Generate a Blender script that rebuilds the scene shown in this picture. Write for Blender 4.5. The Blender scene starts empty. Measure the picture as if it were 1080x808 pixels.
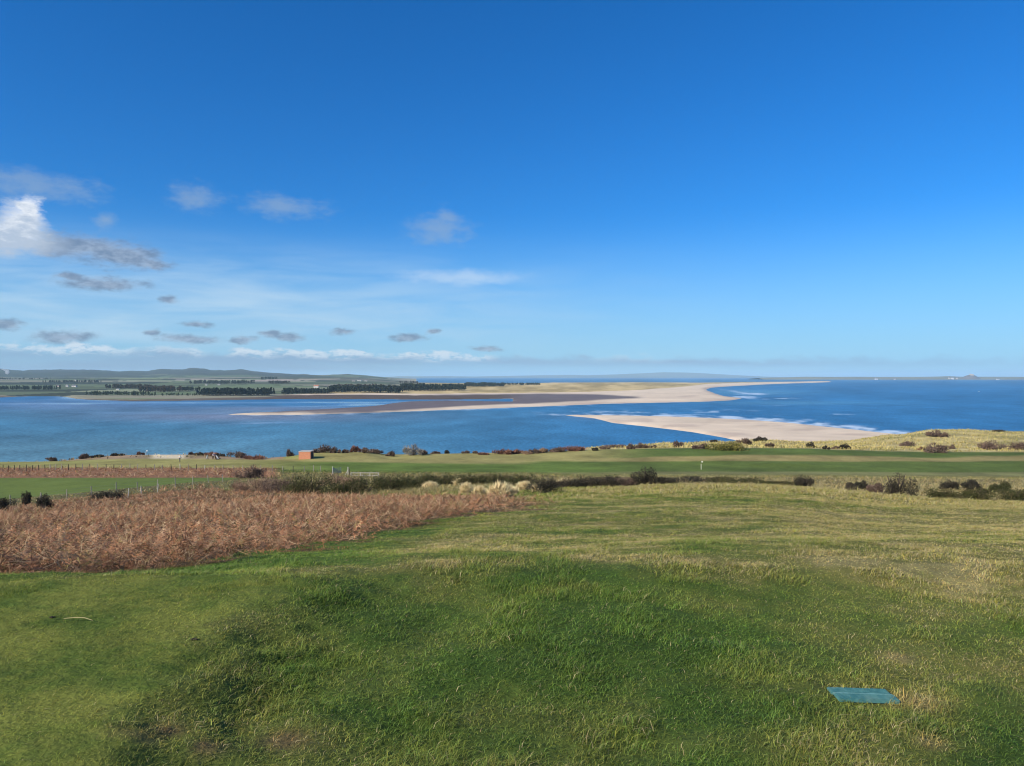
import bpy, bmesh, math, random
import numpy as np
from mathutils import Vector, Matrix
random.seed(7)
rng = np.random.default_rng(7)
S = bpy.context.scene
COL = S.collection
R = math.radians

# ------------------------------------------------------------------ camera, sky, sun, exposure
CAMZ, F, HY, CX = 45.0, 790.0, 397.0, 540.0      # eye 45 m above the sea; F and HY: focal length and horizon row of the 1080x808 photo
cam_d = bpy.data.cameras.new('camera'); cam = bpy.data.objects.new('camera', cam_d); COL.objects.link(cam)
cam.location = (0, 0, CAMZ); cam.rotation_euler = (R(90), 0, 0)
cam_d.sensor_width = 36; cam_d.lens = F / 1080 * 36; cam_d.shift_y = -(404 - HY) / 1080
cam_d.clip_start = 0.1; cam_d.clip_end = 400000
S.camera = cam
SUN_EL = 30.0
SUN_DIR = Vector((-0.80, -0.60, 0)).normalized() * math.cos(R(SUN_EL)) + Vector((0, 0, math.sin(R(SUN_EL))))
sun_d = bpy.data.lights.new('sun', 'SUN'); sun_d.energy = 4.8; sun_d.angle = R(0.5); sun_d.color = (1, 0.90, 0.74)
sun = bpy.data.objects.new('sun', sun_d); COL.objects.link(sun)
sun.rotation_euler = SUN_DIR.to_track_quat('Z', 'Y').to_euler(); sun.location = (-50, -50, 200)
S.view_settings.view_transform = 'Standard'; S.view_settings.look = 'None'
S.view_settings.exposure = 0.45; S.view_settings.gamma = 1.0; S.view_settings.use_curve_mapping = False
S.cycles.use_denoising = True; S.cycles.filter_width = 1.1
S.cycles.max_bounces = 6; S.cycles.diffuse_bounces = 2; S.cycles.glossy_bounces = 2
S.cycles.transmission_bounces = 3; S.cycles.volume_bounces = 1; S.cycles.transparent_max_bounces = 6
S.cycles.caustics_reflective = False; S.cycles.caustics_refractive = False

W = bpy.data.worlds.new('World'); S.world = W; W.use_nodes = True
nt = W.node_tree; nt.nodes.clear()
def N(tree, typ, **kw):
    n = tree.nodes.new(typ)
    for k, v in kw.items(): setattr(n, k, v)
    return n
def LK(tree, a, b): tree.links.new(a, b)
def mth(tree, op, a, b=None, c=None, clamp=False):
    n = tree.nodes.new('ShaderNodeMath'); n.operation = op; n.use_clamp = clamp
    for i, v in enumerate((a, b, c)):
        if v is None: continue
        if isinstance(v, (int, float)): n.inputs[i].default_value = v
        else: tree.links.new(v, n.inputs[i])
    return n.outputs[0]
def sstep(tree, v, a, b):
    n = tree.nodes.new('ShaderNodeMapRange'); n.interpolation_type = 'SMOOTHSTEP'
    n.inputs['From Min'].default_value = a; n.inputs['From Max'].default_value = b
    tree.links.new(v, n.inputs['Value']); return n.outputs[0]
def mixc(tree, fac, a, b):
    n = tree.nodes.new('ShaderNodeMix'); n.data_type = 'RGBA'
    for i, v in ((0, fac), (6, a), (7, b)):
        if isinstance(v, (int, float)): n.inputs[i].default_value = v
        elif isinstance(v, tuple): n.inputs[i].default_value = (*v, 1)
        else: tree.links.new(v, n.inputs[i])
    return n.outputs[2]
def noise(tree, vec, scale, detail=4, rough=0.55, dist=0.0):
    n = tree.nodes.new('ShaderNodeTexNoise'); n.inputs['Scale'].default_value = scale
    n.inputs['Detail'].default_value = detail; n.inputs['Roughness'].default_value = rough; n.inputs['Distortion'].default_value = dist
    if vec is not None: tree.links.new(vec, n.inputs['Vector'])
    return n.outputs[0]

sky = N(nt, 'ShaderNodeTexSky', sky_type='NISHITA', sun_disc=False)
sky.sun_elevation = R(SUN_EL); sky.sun_rotation = math.atan2(SUN_DIR.x, SUN_DIR.y)
sky.altitude = 50; sky.air_density = 1.0; sky.dust_density = 0.35; sky.ozone_density = 3.0
hs = N(nt, 'ShaderNodeHueSaturation'); hs.inputs['Saturation'].default_value = 1.08; hs.inputs['Value'].default_value = 1.0
wb = N(nt, 'ShaderNodeVectorMath', operation='MULTIPLY'); LK(nt, sky.outputs[0], wb.inputs[0]); wb.inputs[1].default_value = (0.41, 0.86, 1.40)
LK(nt, wb.outputs[0], hs.inputs['Color'])
tcn = N(nt, 'ShaderNodeTexCoord'); sp = N(nt, 'ShaderNodeSeparateXYZ'); LK(nt, tcn.outputs['Generated'], sp.inputs[0])
az = mth(nt, 'ARCTAN2', sp.outputs[0], sp.outputs[1]); el = mth(nt, 'ARCSINE', sp.outputs[2])
cmb = N(nt, 'ShaderNodeCombineXYZ'); LK(nt, az, cmb.inputs[0]); LK(nt, el, cmb.inputs[1])
AE = cmb.outputs[0]
# domain warp makes the outlines ragged
nz1 = N(nt, 'ShaderNodeTexNoise'); nz1.inputs['Scale'].default_value = 26; nz1.inputs['Detail'].default_value = 5; nz1.inputs['Roughness'].default_value = .6
stre = N(nt, 'ShaderNodeVectorMath', operation='MULTIPLY'); LK(nt, AE, stre.inputs[0]); stre.inputs[1].default_value = (0.8, 1.7, 1)
LK(nt, stre.outputs[0], nz1.inputs['Vector'])
wv = N(nt, 'ShaderNodeVectorMath', operation='SUBTRACT'); LK(nt, nz1.outputs['Color'], wv.inputs[0]); wv.inputs[1].default_value = (.5, .5, .5)
wa = N(nt, 'ShaderNodeVectorMath', operation='MULTIPLY_ADD'); LK(nt, wv.outputs[0], wa.inputs[0]); wa.inputs[1].default_value = (.040, .018, 0); LK(nt, AE, wa.inputs[2])
WP = wa.outputs[0]
def azel(px, y): return math.atan((px - CX) / F), math.atan((HY - y) / math.hypot(F, px - CX))
def blobs(lst, k=0.25):
    out = None
    for (px, y, rx, ry) in lst:
        a0, e0 = azel(px, y); ra = rx / F; re = ry / F
        v = N(nt, 'ShaderNodeVectorMath', operation='MULTIPLY_ADD'); LK(nt, WP, v.inputs[0])
        v.inputs[1].default_value = (1 / ra, 1 / re, 0); v.inputs[2].default_value = (-a0 / ra, -e0 / re, 0)
        l = N(nt, 'ShaderNodeVectorMath', operation='LENGTH'); LK(nt, v.outputs[0], l.inputs[0])
        out = l.outputs['Value'] if out is None else mth(nt, 'SMOOTH_MIN', out, l.outputs['Value'], k)
    return out
grey = blobs([(84,260,54,14),(52,262,24,9),(128,270,46,12),(158,277,20,6),(108,298,42,8),(74,291,16,4),
              (180,317,13,5),(9,341,14,6),(66,355,30,6),(160,351,10,4),(206,341,16,4),(200,358,34,5),
              (256,359,14,5),(284,353,14,5),(304,356,16,5),(362,349,15,4),(430,355,22,5),(456,348,9,4),(512,368,20,4)])
faint = blobs([(38,196,62,16),(204,208,26,15),(300,218,48,13),(463,243,40,18),(108,232,12,8),(470,232,14,14)])
white = blobs([(4,250,44,18),(22,240,24,22),(33,222,11,13)], .35)
streak = blobs([(485,293,70,8)])
fine = noise(nt, stre.outputs[0], 60, 6, .62)
fineb = mth(nt, 'SUBTRACT', fine, 0.5)
def dens(b, lo, hi, k=1.6): return sstep(nt, mth(nt, 'MULTIPLY_ADD', fineb, k, b), hi, lo)
d_grey = dens(grey, 0.30, 1.2, 1.3); d_faint = mth(nt, 'MULTIPLY', dens(faint, 0.0, 1.2, 1.5), 0.52); 
d_white = dens(white, 0.45, 1.2, 1.2)
d_streak = mth(nt, 'MULTIPLY', dens(streak, 0.1, 1.3, .9), .45)
# thin veil and the low bank on the horizon
st2 = N(nt, 'ShaderNodeVectorMath', operation='MULTIPLY'); LK(nt, AE, st2.inputs[0]); st2.inputs[1].default_value = (1.0, 7.0, 1)
vn = noise(nt, st2.outputs[0], 5.0, 5, .55, .4)
left = sstep(nt, az, 0.35, -0.45)
band = mth(nt, 'MULTIPLY', sstep(nt, el, 0.015, 0.065), sstep(nt, el, 0.19, 0.085))
veil = mth(nt, 'MULTIPLY', mth(nt, 'MULTIPLY', band, left), sstep(nt, vn, 0.25, 0.75)); veil = mth(nt, 'MULTIPLY', veil, 0.8)
st3 = N(nt, 'ShaderNodeVectorMath', operation='MULTIPLY'); LK(nt, AE, st3.inputs[0]); st3.inputs[1].default_value = (1.0, 2.2, 1)
bn = noise(nt, st3.outputs[0], 24.0, 6, .6)
# bank top: elevation varies with azimuth noise
slope = mth(nt, 'MULTIPLY_ADD', az, -0.012, 0.028)
btop = mth(nt, 'MULTIPLY_ADD', mth(nt, 'SUBTRACT', bn, .5), 0.026, slope)
bd = mth(nt, 'SUBTRACT', btop, el)
bank = mth(nt, 'MULTIPLY', sstep(nt, bd, -0.002, 0.008), sstep(nt, az, 0.75, 0.4)); bank = mth(nt, 'MULTIPLY', bank, mth(nt, 'MULTIPLY_ADD', sstep(nt, vn, .3, .65), .45, .45)); bank = mth(nt, 'MULTIPLY', bank, mth(nt, 'MAXIMUM', sstep(nt, az, .0, -.3), sstep(nt, el, .006, .02)))
rim = mth(nt, 'MULTIPLY', mth(nt, 'MULTIPLY', sstep(nt, bd, -0.004, 0.001), sstep(nt, bd, 0.011, 0.003)), sstep(nt, az, 0.30, -0.15))
rim = mth(nt, 'MULTIPLY', rim, sstep(nt, noise(nt, AE, 9.0, 3, .5), .40, .55)); rim = mth(nt, 'MULTIPLY', mth(nt, 'MULTIPLY', rim, 0.95), sstep(nt, fine, .38, .55))
CS = 10.0
c = hs.outputs[0]
c = mixc(nt, mth(nt, 'MULTIPLY', sstep(nt, el, 0.22, -0.02), .72), c, (.36*CS, .62*CS, .86*CS))
c = mixc(nt, veil, c, (0.52*CS, .70*CS, .86*CS))
c = mixc(nt, bank, c, (0.25*CS, .38*CS, .57*CS))
c = mixc(nt, rim, c, (0.66*CS, .76*CS, .86*CS))
c = mixc(nt, d_streak, c, (.66*CS, .78*CS, .90*CS))
c = mixc(nt, d_faint, c, (0.31*CS, .43*CS, .58*CS))
gshade = mixc(nt, sstep(nt, fine, .35, .65), (0.17*CS, .24*CS, .36*CS), (0.34*CS, .42*CS, .55*CS))
c = mixc(nt, mth(nt, 'MULTIPLY', d_grey, .85), c, gshade)
wlow = mth(nt, 'MULTIPLY_ADD', fineb, .12, el); wshade = mixc(nt, sstep(nt, wlow, .15, .20), (0.48*CS, .57*CS, .70*CS), (0.90*CS, .93*CS, .97*CS))
c = mixc(nt, mth(nt, 'MULTIPLY', d_white, .92), c, wshade)
bg = N(nt, 'ShaderNodeBackground'); bg.inputs['Strength'].default_value = 0.075; LK(nt, c, bg.inputs['Color'])
wo = N(nt, 'ShaderNodeOutputWorld'); LK(nt, bg.outputs[0], wo.inputs['Surface'])

# ------------------------------------------------------------------ helpers
def hash2(ix, iy, seed):
    h = (ix.astype(np.int64) * 374761393 + iy.astype(np.int64) * 668265263 + seed * 974634777) & 0xffffffff
    h = ((h ^ (h >> 13)) * 1274126177) & 0xffffffff
    h = h ^ (h >> 16)
    return (h & 0xffffff) / float(0xffffff)
def vnoise(x, y, seed=0):
    ix = np.floor(x); iy = np.floor(y); fx = x - ix; fy = y - iy
    fx = fx * fx * (3 - 2 * fx); fy = fy * fy * (3 - 2 * fy)
    a = hash2(ix, iy, seed); b = hash2(ix + 1, iy, seed); c_ = hash2(ix, iy + 1, seed); d = hash2(ix + 1, iy + 1, seed)
    return (a * (1 - fx) + b * fx) * (1 - fy) + (c_ * (1 - fx) + d * fx) * fy
def fbm(x, y, sc, oct=4, seed=0):
    s = 0; a = 1; t = 0; f = 1.0 / sc
    for o in range(oct):
        s = s + a * vnoise(x * f + 17.3 * o, y * f - 9.1 * o, seed + o); t += a; a *= .5; f *= 2.03
    return s / t - 0.5
def ss(x, a, b):
    t = np.clip((x - a) / (b - a), 0, 1); return t * t * (3 - 2 * t)
def tag(o, label=None, cat=None, group=None, kind=None):
    if label: o['label'] = label
    if cat: o['category'] = cat
    if group: o['group'] = group
    if kind: o['kind'] = kind
    return o
def thing(name, label, cat, loc, rz=0, group=None, sc=1.0):
    o = bpy.data.objects.new(name, None); COL.objects.link(o); o.location = loc; o.rotation_euler = (0, 0, rz); o.scale = (sc,) * 3
    o.empty_display_size = .2
    return tag(o, label, cat, group)
def mesh_np(name, V, faces, mat, cols=None, parent=None, smooth=False, loc=None, attrs=None):
    """faces: list of int arrays (n,k)"""
    me = bpy.data.meshes.new(name)
    V = np.asarray(V, dtype=np.float32)
    me.vertices.add(len(V)); me.vertices.foreach_set('co', V.ravel())
    loops = np.concatenate([f.ravel() for f in faces]).astype(np.int32)
    tot = np.concatenate([np.full(len(f), f.shape[1]) for f in faces]).astype(np.int32)
    st = np.concatenate([[0], np.cumsum(tot)[:-1]]).astype(np.int32)
    me.loops.add(len(loops)); me.loops.foreach_set('vertex_index', loops)
    me.polygons.add(len(tot)); me.polygons.foreach_set('loop_start', st)
    try: me.polygons.foreach_set('loop_total', tot)
    except Exception: pass
    if smooth: me.polygons.foreach_set('use_smooth', np.ones(len(tot), dtype=bool))
    if cols is not None:
        a = me.color_attributes.new('tint', 'FLOAT_COLOR', 'POINT')
        c4 = np.ones((len(V), 4), dtype=np.float32); c4[:, :3] = cols
        a.data.foreach_set('color', c4.ravel())
    for k, v in (attrs or {}).items():
        a = me.attributes.new(k, 'FLOAT', 'POINT'); a.data.foreach_set('value', np.asarray(v, dtype=np.float32).ravel())
    me.update(calc_edges=True)
    me.materials.append(mat)
    o = bpy.data.objects.new(name, me); COL.objects.link(o)
    if parent is not None: o.parent = parent
    if loc is not None: o.location = loc
    return o
class MB:
    def __init__(s): s.bm = bmesh.new()
    def box(s, cx, cy, cz, sx, sy, sz, rz=0, rx=0, ry=0, bev=0):
        r = bmesh.ops.create_cube(s.bm, size=1.0)
        m = Matrix.Translation((cx, cy, cz)) @ Matrix.Rotation(rz, 4, 'Z') @ Matrix.Rotation(ry, 4, 'Y') @ Matrix.Rotation(rx, 4, 'X') @ Matrix.Diagonal((sx, sy, sz, 1))
        bmesh.ops.transform(s.bm, matrix=m, verts=r['verts'])
        if bev:
            es = list({e for v in r['verts'] for e in v.link_edges})
            bmesh.ops.bevel(s.bm, geom=es, offset=bev, segments=2, affect='EDGES')
        return s
    def tube(s, pts, rad, n=8):
        pts = [Vector(p) for p in pts]
        rads = rad if isinstance(rad, (list, tuple)) else [rad] * len(pts)
        rings = []
        for i, p in enumerate(pts):
            d = (pts[min(i + 1, len(pts) - 1)] - pts[max(i - 1, 0)]).normalized()
            u = d.orthogonal().normalized(); v = d.cross(u)
            rings.append([s.bm.verts.new(p + (u * math.cos(2 * math.pi * k / n) + v * math.sin(2 * math.pi * k / n)) * rads[i]) for k in range(n)])
        for a, b in zip(rings, rings[1:]):
            for k in range(n): s.bm.faces.new((a[k], a[(k + 1) % n], b[(k + 1) % n], b[k]))
        s.bm.faces.new(rings[0][::-1]); s.bm.faces.new(rings[-1]); return s
    def sph(s, c_, r, sx=1, sy=1, sz=1, n=12):
        q = bmesh.ops.create_uvsphere(s.bm, u_segments=n, v_segments=max(6, n // 2), radius=r)
        bmesh.ops.transform(s.bm, matrix=Matrix.Translation(c_) @ Matrix.Diagonal((sx, sy, sz, 1)), verts=q['verts']); return s
    def poly(s, vs, fs):
        v = [s.bm.verts.new(p) for p in vs]
        for f in fs: s.bm.faces.new([v[i] for i in f])
        return s
    def build(s, name, mat, parent=None, smooth=False):
        bmesh.ops.recalc_face_normals(s.bm, faces=s.bm.faces[:])
        me = bpy.data.meshes.new(name); s.bm.to_mesh(me); s.bm.free(); me.materials.append(mat)
        if smooth: me.polygons.foreach_set('use_smooth', [True] * len(me.polygons))
        o = bpy.data.objects.new(name, me); COL.objects.link(o)
        if parent is not None: o.parent = parent
        return o

# ------------------------------------------------------------------ materials
def newmat(name):
    m = bpy.data.materials.new(name); m.use_nodes = True; t = m.node_tree; t.nodes.clear()
    out = N(t, 'ShaderNodeOutputMaterial'); p = N(t, 'ShaderNodeBsdfPrincipled'); LK(t, p.outputs[0], out.inputs[0])
    return m, t, p, out
def plain(name, col, rough=.7, var=.15, scale=6, metal=0, bump=0.0):
    m, t, p, _ = newmat(name); tc = N(t, 'ShaderNodeTexCoord')
    n = noise(t, tc.outputs['Object'], scale, 5, .6)
    hi = tuple(min(1, x * (1 + var)) for x in col); lo = tuple(x * (1 - var) for x in col)
    LK(t, mixc(t, sstep(t, n, .3, .7), lo, hi), p.inputs['Base Color'])
    p.inputs['Roughness'].default_value = rough; p.inputs['Metallic'].default_value = metal; p.inputs['Specular IOR Level'].default_value = .3
    if bump:
        b = N(t, 'ShaderNodeBump'); b.inputs['Strength'].default_value = bump; LK(t, n, b.inputs['Height']); LK(t, b.outputs[0], p.inputs['Normal'])
    return m
def attr_ground(name, layers, rough=.95, bumps=()):
    """tint attribute times object-space noise layers [(scale, amount, detail)], bumps [(scale, strength, distance)]"""
    m, t, p, _ = newmat(name); a = N(t, 'ShaderNodeAttribute', attribute_name='tint'); tc = N(t, 'ShaderNodeTexCoord')
    col = a.outputs['Color']
    for sc, am, de in layers:
        n = noise(t, tc.outputs['Object'], sc, de, .6)
        f = mth(t, 'MULTIPLY_ADD', mth(t, 'SUBTRACT', n, .5), am * 2, 1.0)
        vm = N(t, 'ShaderNodeVectorMath', operation='SCALE'); LK(t, col, vm.inputs[0]); LK(t, f, vm.inputs['Scale']); col = vm.outputs[0]
    LK(t, col, p.inputs['Base Color']); p.inputs['Roughness'].default_value = rough; p.inputs['Specular IOR Level'].default_value = .1
    prev = None
    for sc, st, di in bumps:
        n = noise(t, tc.outputs['Object'], sc, 5, .65); b = N(t, 'ShaderNodeBump'); b.inputs['Strength'].default_value = st; b.inputs['Distance'].default_value = di
        LK(t, n, b.inputs['Height'])
        if prev is not None: LK(t, prev, b.inputs['Normal'])
        prev = b.outputs[0]
    if prev is not None: LK(t, prev, p.inputs['Normal'])
    return m
def attr_leaf(name, transl=.25, rough=.6, spec=.2):
    m, t, p, out = newmat(name); a = N(t, 'ShaderNodeAttribute', attribute_name='tint')
    LK(t, a.outputs['Color'], p.inputs['Base Color']); p.inputs['Roughness'].default_value = rough; p.inputs['Specular IOR Level'].default_value = spec
    tr = N(t, 'ShaderNodeBsdfTranslucent'); LK(t, a.outputs['Color'], tr.inputs[0])
    mx = N(t, 'ShaderNodeMixShader'); mx.inputs[0].default_value = transl; LK(t, p.outputs[0], mx.inputs[1]); LK(t, tr.outputs[0], mx.inputs[2])
    LK(t, mx.outputs[0], out.inputs[0]); return m
M_GROUND = attr_ground('turf', [(0.12, .22, 4), (1.1, .30, 5), (14, .30, 5)], bumps=[(2.2, .5, .12), (30, .6, .02)])
M_FAR = attr_ground('far_land', [(0.004, .18, 4), (0.03, .22, 5)], bumps=[(0.02, .5, 3.0)])
M_GRASS = attr_leaf('grass_blade', .3, .55, .25)
M_DRY = attr_leaf('dry_stalk', .15, .8, .1)
M_LEAF = attr_leaf('bush_leaf', .12, .7, .15)
M_WOODPOST = plain('weathered_wood', (.30, .27, .22), .9, .3, 5)
M_PALE = plain('pale_wood', (.42, .40, .35), .85, .15, 5)
M_DARKPOST = plain('dark_wood', (.07, .055, .045), .9, .3, 5)
M_WIRE = plain('wire', (.25, .25, .25), .5, .1, 5, .8)
M_WHITE = plain('white_paint', (.80, .80, .78), .5, .06, 3)
M_BARK = plain('bark', (.09, .07, .055), .95, .3, 8)

# ------------------------------------------------------------------ near terrain: distance / drop below the eye, by bearing
COLS = {
 -400:[(0,1.70),(3.3,1.70),(6.6,1.72),(8,2.15),(10,2.6),(15,3.5),(25,5.2),(40,7.9),(60,11.0),(80,14.0),(95,15.8),(110,17.2),(138,18.5),(162,19.9),(185,21.4),(205,25),(250,36),(300,47),(600,48)],
 0:[(0,1.70),(3.3,1.70),(6.6,1.72),(8,2.15),(10,2.6),(15,3.5),(25,5.2),(40,7.8),(60,10.8),(80,13.8),(95,15.6),(110,17.2),(138,18.5),(162,19.7),(190,21.3),(215,26),(260,36),(310,47),(600,48)],
 135:[(0,1.70),(3.3,1.70),(6.6,1.72),(8,2.15),(10,2.6),(15,3.5),(25,5.1),(40,7.6),(60,10.5),(80,13.0),(100,15.3),(115,16.8),(137,18.3),(160,19.6),(190,21.0),(210,21.5),(235,27),(280,38),(330,47),(600,48)],
 225:[(0,1.70),(3.3,1.70),(6.5,1.72),(8,2.07),(10,2.5),(15,3.35),(25,4.9),(40,7.3),(60,10.1),(80,12.4),(100,14.8),(115,16.4),(137,18.2),(160,19.8),(190,21.15),(209,21.30),(232,27),(282,38.5),(330,47),(600,48)],
 270:[(0,1.70),(3.3,1.70),(6.5,1.72),(8,2.05),(10,2.45),(15,3.3),(25,4.8),(40,7.1),(60,9.9),(80,12.2),(100,14.5),(115,16.2),(137,18.2),(160,19.9),(190,21.2),(200,21.6),(225,27),(280,39),(330,47),(600,48)],
 330:[(0,1.71),(3.3,1.71),(6.4,1.73),(8,2.0),(10,2.38),(15,3.2),(25,4.7),(40,6.9),(60,9.7),(80,12.1),(100,14.6),(115,16.3),(137,18.3),(160,20.1),(190,20.9),(205,20.45),(212,20.7),(235,26),(285,38),(335,47),(600,48)],
 385:[(0,1.71),(3.3,1.71),(6.4,1.73),(8,2.0),(10,2.33),(15,3.2),(25,4.6),(40,6.8),(60,9.6),(80,12.0),(100,14.7),(130,17.8),(160,20.3),(190,21.1),(207,20.75),(214,21.1),(240,27),(290,38),(340,47),(600,48)],
 300:[(0,1.71),(3.3,1.71),(6.4,1.73),(8,2.0),(10,2.4),(15,3.25),(25,4.75),(40,7.0),(60,9.8),(80,12.2),(100,14.6),(115,16.3),(137,18.3),(160,20.0),(190,21.1),(203,21.3),(228,27),(280,39),(330,47),(600,48)],
 415:[(0,1.72),(3.3,1.72),(6.3,1.74),(8,1.95),(10,2.3),(15,3.15),(25,4.6),(40,6.8),(60,9.6),(80,12.0),(100,14.7),(130,17.8),(160,20.3),(190,21.4),(217,22.2),(240,27),(290,38),(340,47),(600,48)],
 540:[(0,1.72),(3.3,1.72),(6.3,1.74),(8,1.95),(10,2.25),(15,3.05),(25,4.5),(40,6.5),(60,9.1),(80,11.6),(100,14.4),(130,17.9),(160,20.6),(190,21.6),(219,22.0),(240,25.5),(300,38),(350,47),(600,48)],
 640:[(0,1.72),(3.3,1.72),(6.3,1.74),(8,1.93),(10,2.22),(15,3.05),(25,4.5),(40,6.4),(60,8.9),(80,11.8),(100,14.8),(130,18.3),(160,21.0),(190,21.7),(219,21.3),(250,23.3),(270,25.1),(330,37),(380,47),(600,48)],
 700:[(0,1.72),(3.3,1.72),(6.3,1.74),(8,1.93),(10,2.2),(15,3.05),(25,4.5),(40,6.3),(60,8.7),(80,12.0),(100,15.0),(130,18.6),(160,21.2),(190,21.9),(222,21.2),(260,23.9),(300,26.7),(330,29.2),(385,38),(430,47),(600,48)],
 800:[(0,1.72),(3.3,1.72),(6.3,1.74),(8,1.93),(10,2.2),(15,3.05),(25,4.5),(40,6.3),(60,8.7),(80,12.0),(100,15.0),(130,18.6),(160,21.2),(190,21.9),(222,21.0),(260,23.6),(300,26.9),(350,29.8),(380,31.9),(430,39),(480,47),(600,48)],
 850:[(0,1.72),(3.3,1.72),(6.3,1.74),(8,1.93),(10,2.2),(15,3.05),(25,4.6),(40,6.4),(58,8.6),(80,12.2),(100,15.1),(130,18.6),(160,21.2),(190,21.9),(222,21.0),(260,24.2),(300,27.8),(350,31.0),(400,34.5),(450,40),(490,44.2),(560,46),(600,48)],
 890:[(0,1.72),(3.3,1.72),(6.3,1.74),(8,1.93),(10,2.2),(15,3.1),(25,4.8),(40,6.6),(54,8.3),(80,12.6),(100,15.3),(130,18.6),(160,21.3),(190,22.0),(222,21.6),(260,24.4),(300,27.2),(350,30.4),(400,33.8),(450,39),(490,44.2),(560,46),(600,48)],
 945:[(0,1.72),(3.3,1.72),(6.3,1.74),(8,1.93),(10,2.2),(15,3.1),(25,4.9),(40,6.8),(50,7.9),(60,9.8),(70,11.3),(100,15.4),(130,18.6),(160,21.4),(190,22.0),(222,22.2),(260,23.9),(300,25.3),(350,27.7),(390,30.2),(430,35),(480,44),(560,47),(600,48)],
 985:[(0,1.72),(3.3,1.72),(6.3,1.74),(8,1.93),(10,2.2),(15,3.1),(25,5.0),(40,6.8),(50,8.1),(60,9.9),(80,12.9),(100,15.5),(130,18.8),(160,21.5),(190,22.1),(223,22.4),(260,23.7),(300,24.6),(350,25.6),(385,26.9),(430,33),(480,44),(560,47),(600,48)],
 1080:[(0,1.72),(3.3,1.72),(6.3,1.74),(8,1.93),(10,2.2),(15,3.1),(25,5.0),(40,6.8),(50,8.3),(60,10.0),(80,13.0),(100,15.7),(130,19.0),(160,21.6),(190,22.2),(225,22.5),(260,23.8),(300,24.9),(350,26.6),(385,27.8),(430,34),(480,44),(560,47),(600,48)],
}
COLS[1500] = COLS[1080]
_px = np.array(sorted(COLS), float)
_Y = np.concatenate([np.arange(0, 20, .25), np.arange(20, 120, 1.0), np.arange(120, 601, 2.0)])
_D = np.array([np.interp(_Y, [a for a, b in COLS[k]], [b for a, b in COLS[k]]) for k in sorted(COLS)])
for _ in range(3):
    _D[:, 1:-1] = .25 * _D[:, :-2] + .5 * _D[:, 1:-1] + .25 * _D[:, 2:]
def near_z(X, Y):
    X = np.asarray(X, float); Y = np.asarray(Y, float); X, Y = np.broadcast_arrays(X, Y)
    Yc = np.clip(Y, 0, 599.9); px = CX + F * X / np.maximum(Yc, 5.0); px = np.clip(px, -400, 1500)
    i = np.clip(np.searchsorted(_px, px) - 1, 0, len(_px) - 2); t = (px - _px[i]) / (_px[i + 1] - _px[i]); t = t * t * (3 - 2 * t)
    fj = np.interp(Yc, _Y, np.arange(len(_Y))); j = np.clip(fj.astype(int), 0, len(_Y) - 2); u = fj - j
    d = (_D[i, j] * (1 - u) + _D[i, j + 1] * u) * (1 - t) + (_D[i + 1, j] * (1 - u) + _D[i + 1, j + 1] * u) * t
    z = CAMZ - d - Yc / F
    # raised tee on the left: rough bank falls away along its right side
    edge = X + 1.78 + .12 * np.sin(Y * 1.7) + .18 * ss(Y, 3.0, 4.2) * 0
    z = z + fbm(X, Y, .28, 2, 7) * .10 * np.exp(-((edge - .25) / .4) ** 2) * ss(Y, 2, 3) * ss(-Y, -7, -6)
    z = z - .15 * ss(edge, -.25, .60) * ss(-Y, -7.5, -6.2)
    tee = ss(-edge, 0.0, .2) * ss(-Y, -6.6, -6.0)
    rough = ss(Y, 1, 3) * (1 - tee)
    wild = ss(Y, 7, 14) * (1 - ss(Y, 150, 175))
    z = z + fbm(X, Y, .55, 3, 3) * .075 * rough * (1 - .8 * ss(Y, 8, 18)) * (1 - ss(Y, 60, 100)) + fbm(X, Y, .13, 2, 5) * .02 * rough * (1 - ss(Y, 12, 20))
    z = z + fbm(X, Y, 3.5, 3, 11) * (.05 * ss(Y, 5, 9) + .10 * wild) + fbm(X, Y, 16, 3, 21) * .5 * wild
    dune = ss(Y, 232, 262)
    z = z + fbm(X, Y, 9, 4, 31) * 2.0 * dune * ss(z, 1, 6) + fbm(X, Y, 30, 3, 33) * 1.2 * dune * ss(z, 1, 6)
    fw = ss(Y, 160, 180) * (1 - dune)
    z = z + fbm(X, Y, 28, 2, 41) * .35 * fw
    z = z + .55 * np.exp(-((X - 68) / 9.0) ** 2 - ((Y - 186) / 5.0) ** 2)      # low bank beside the green
    return z
def proj(X, Y, Z): return CX + F * X / Y, HY + F * (CAMZ - Z) / Y

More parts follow.
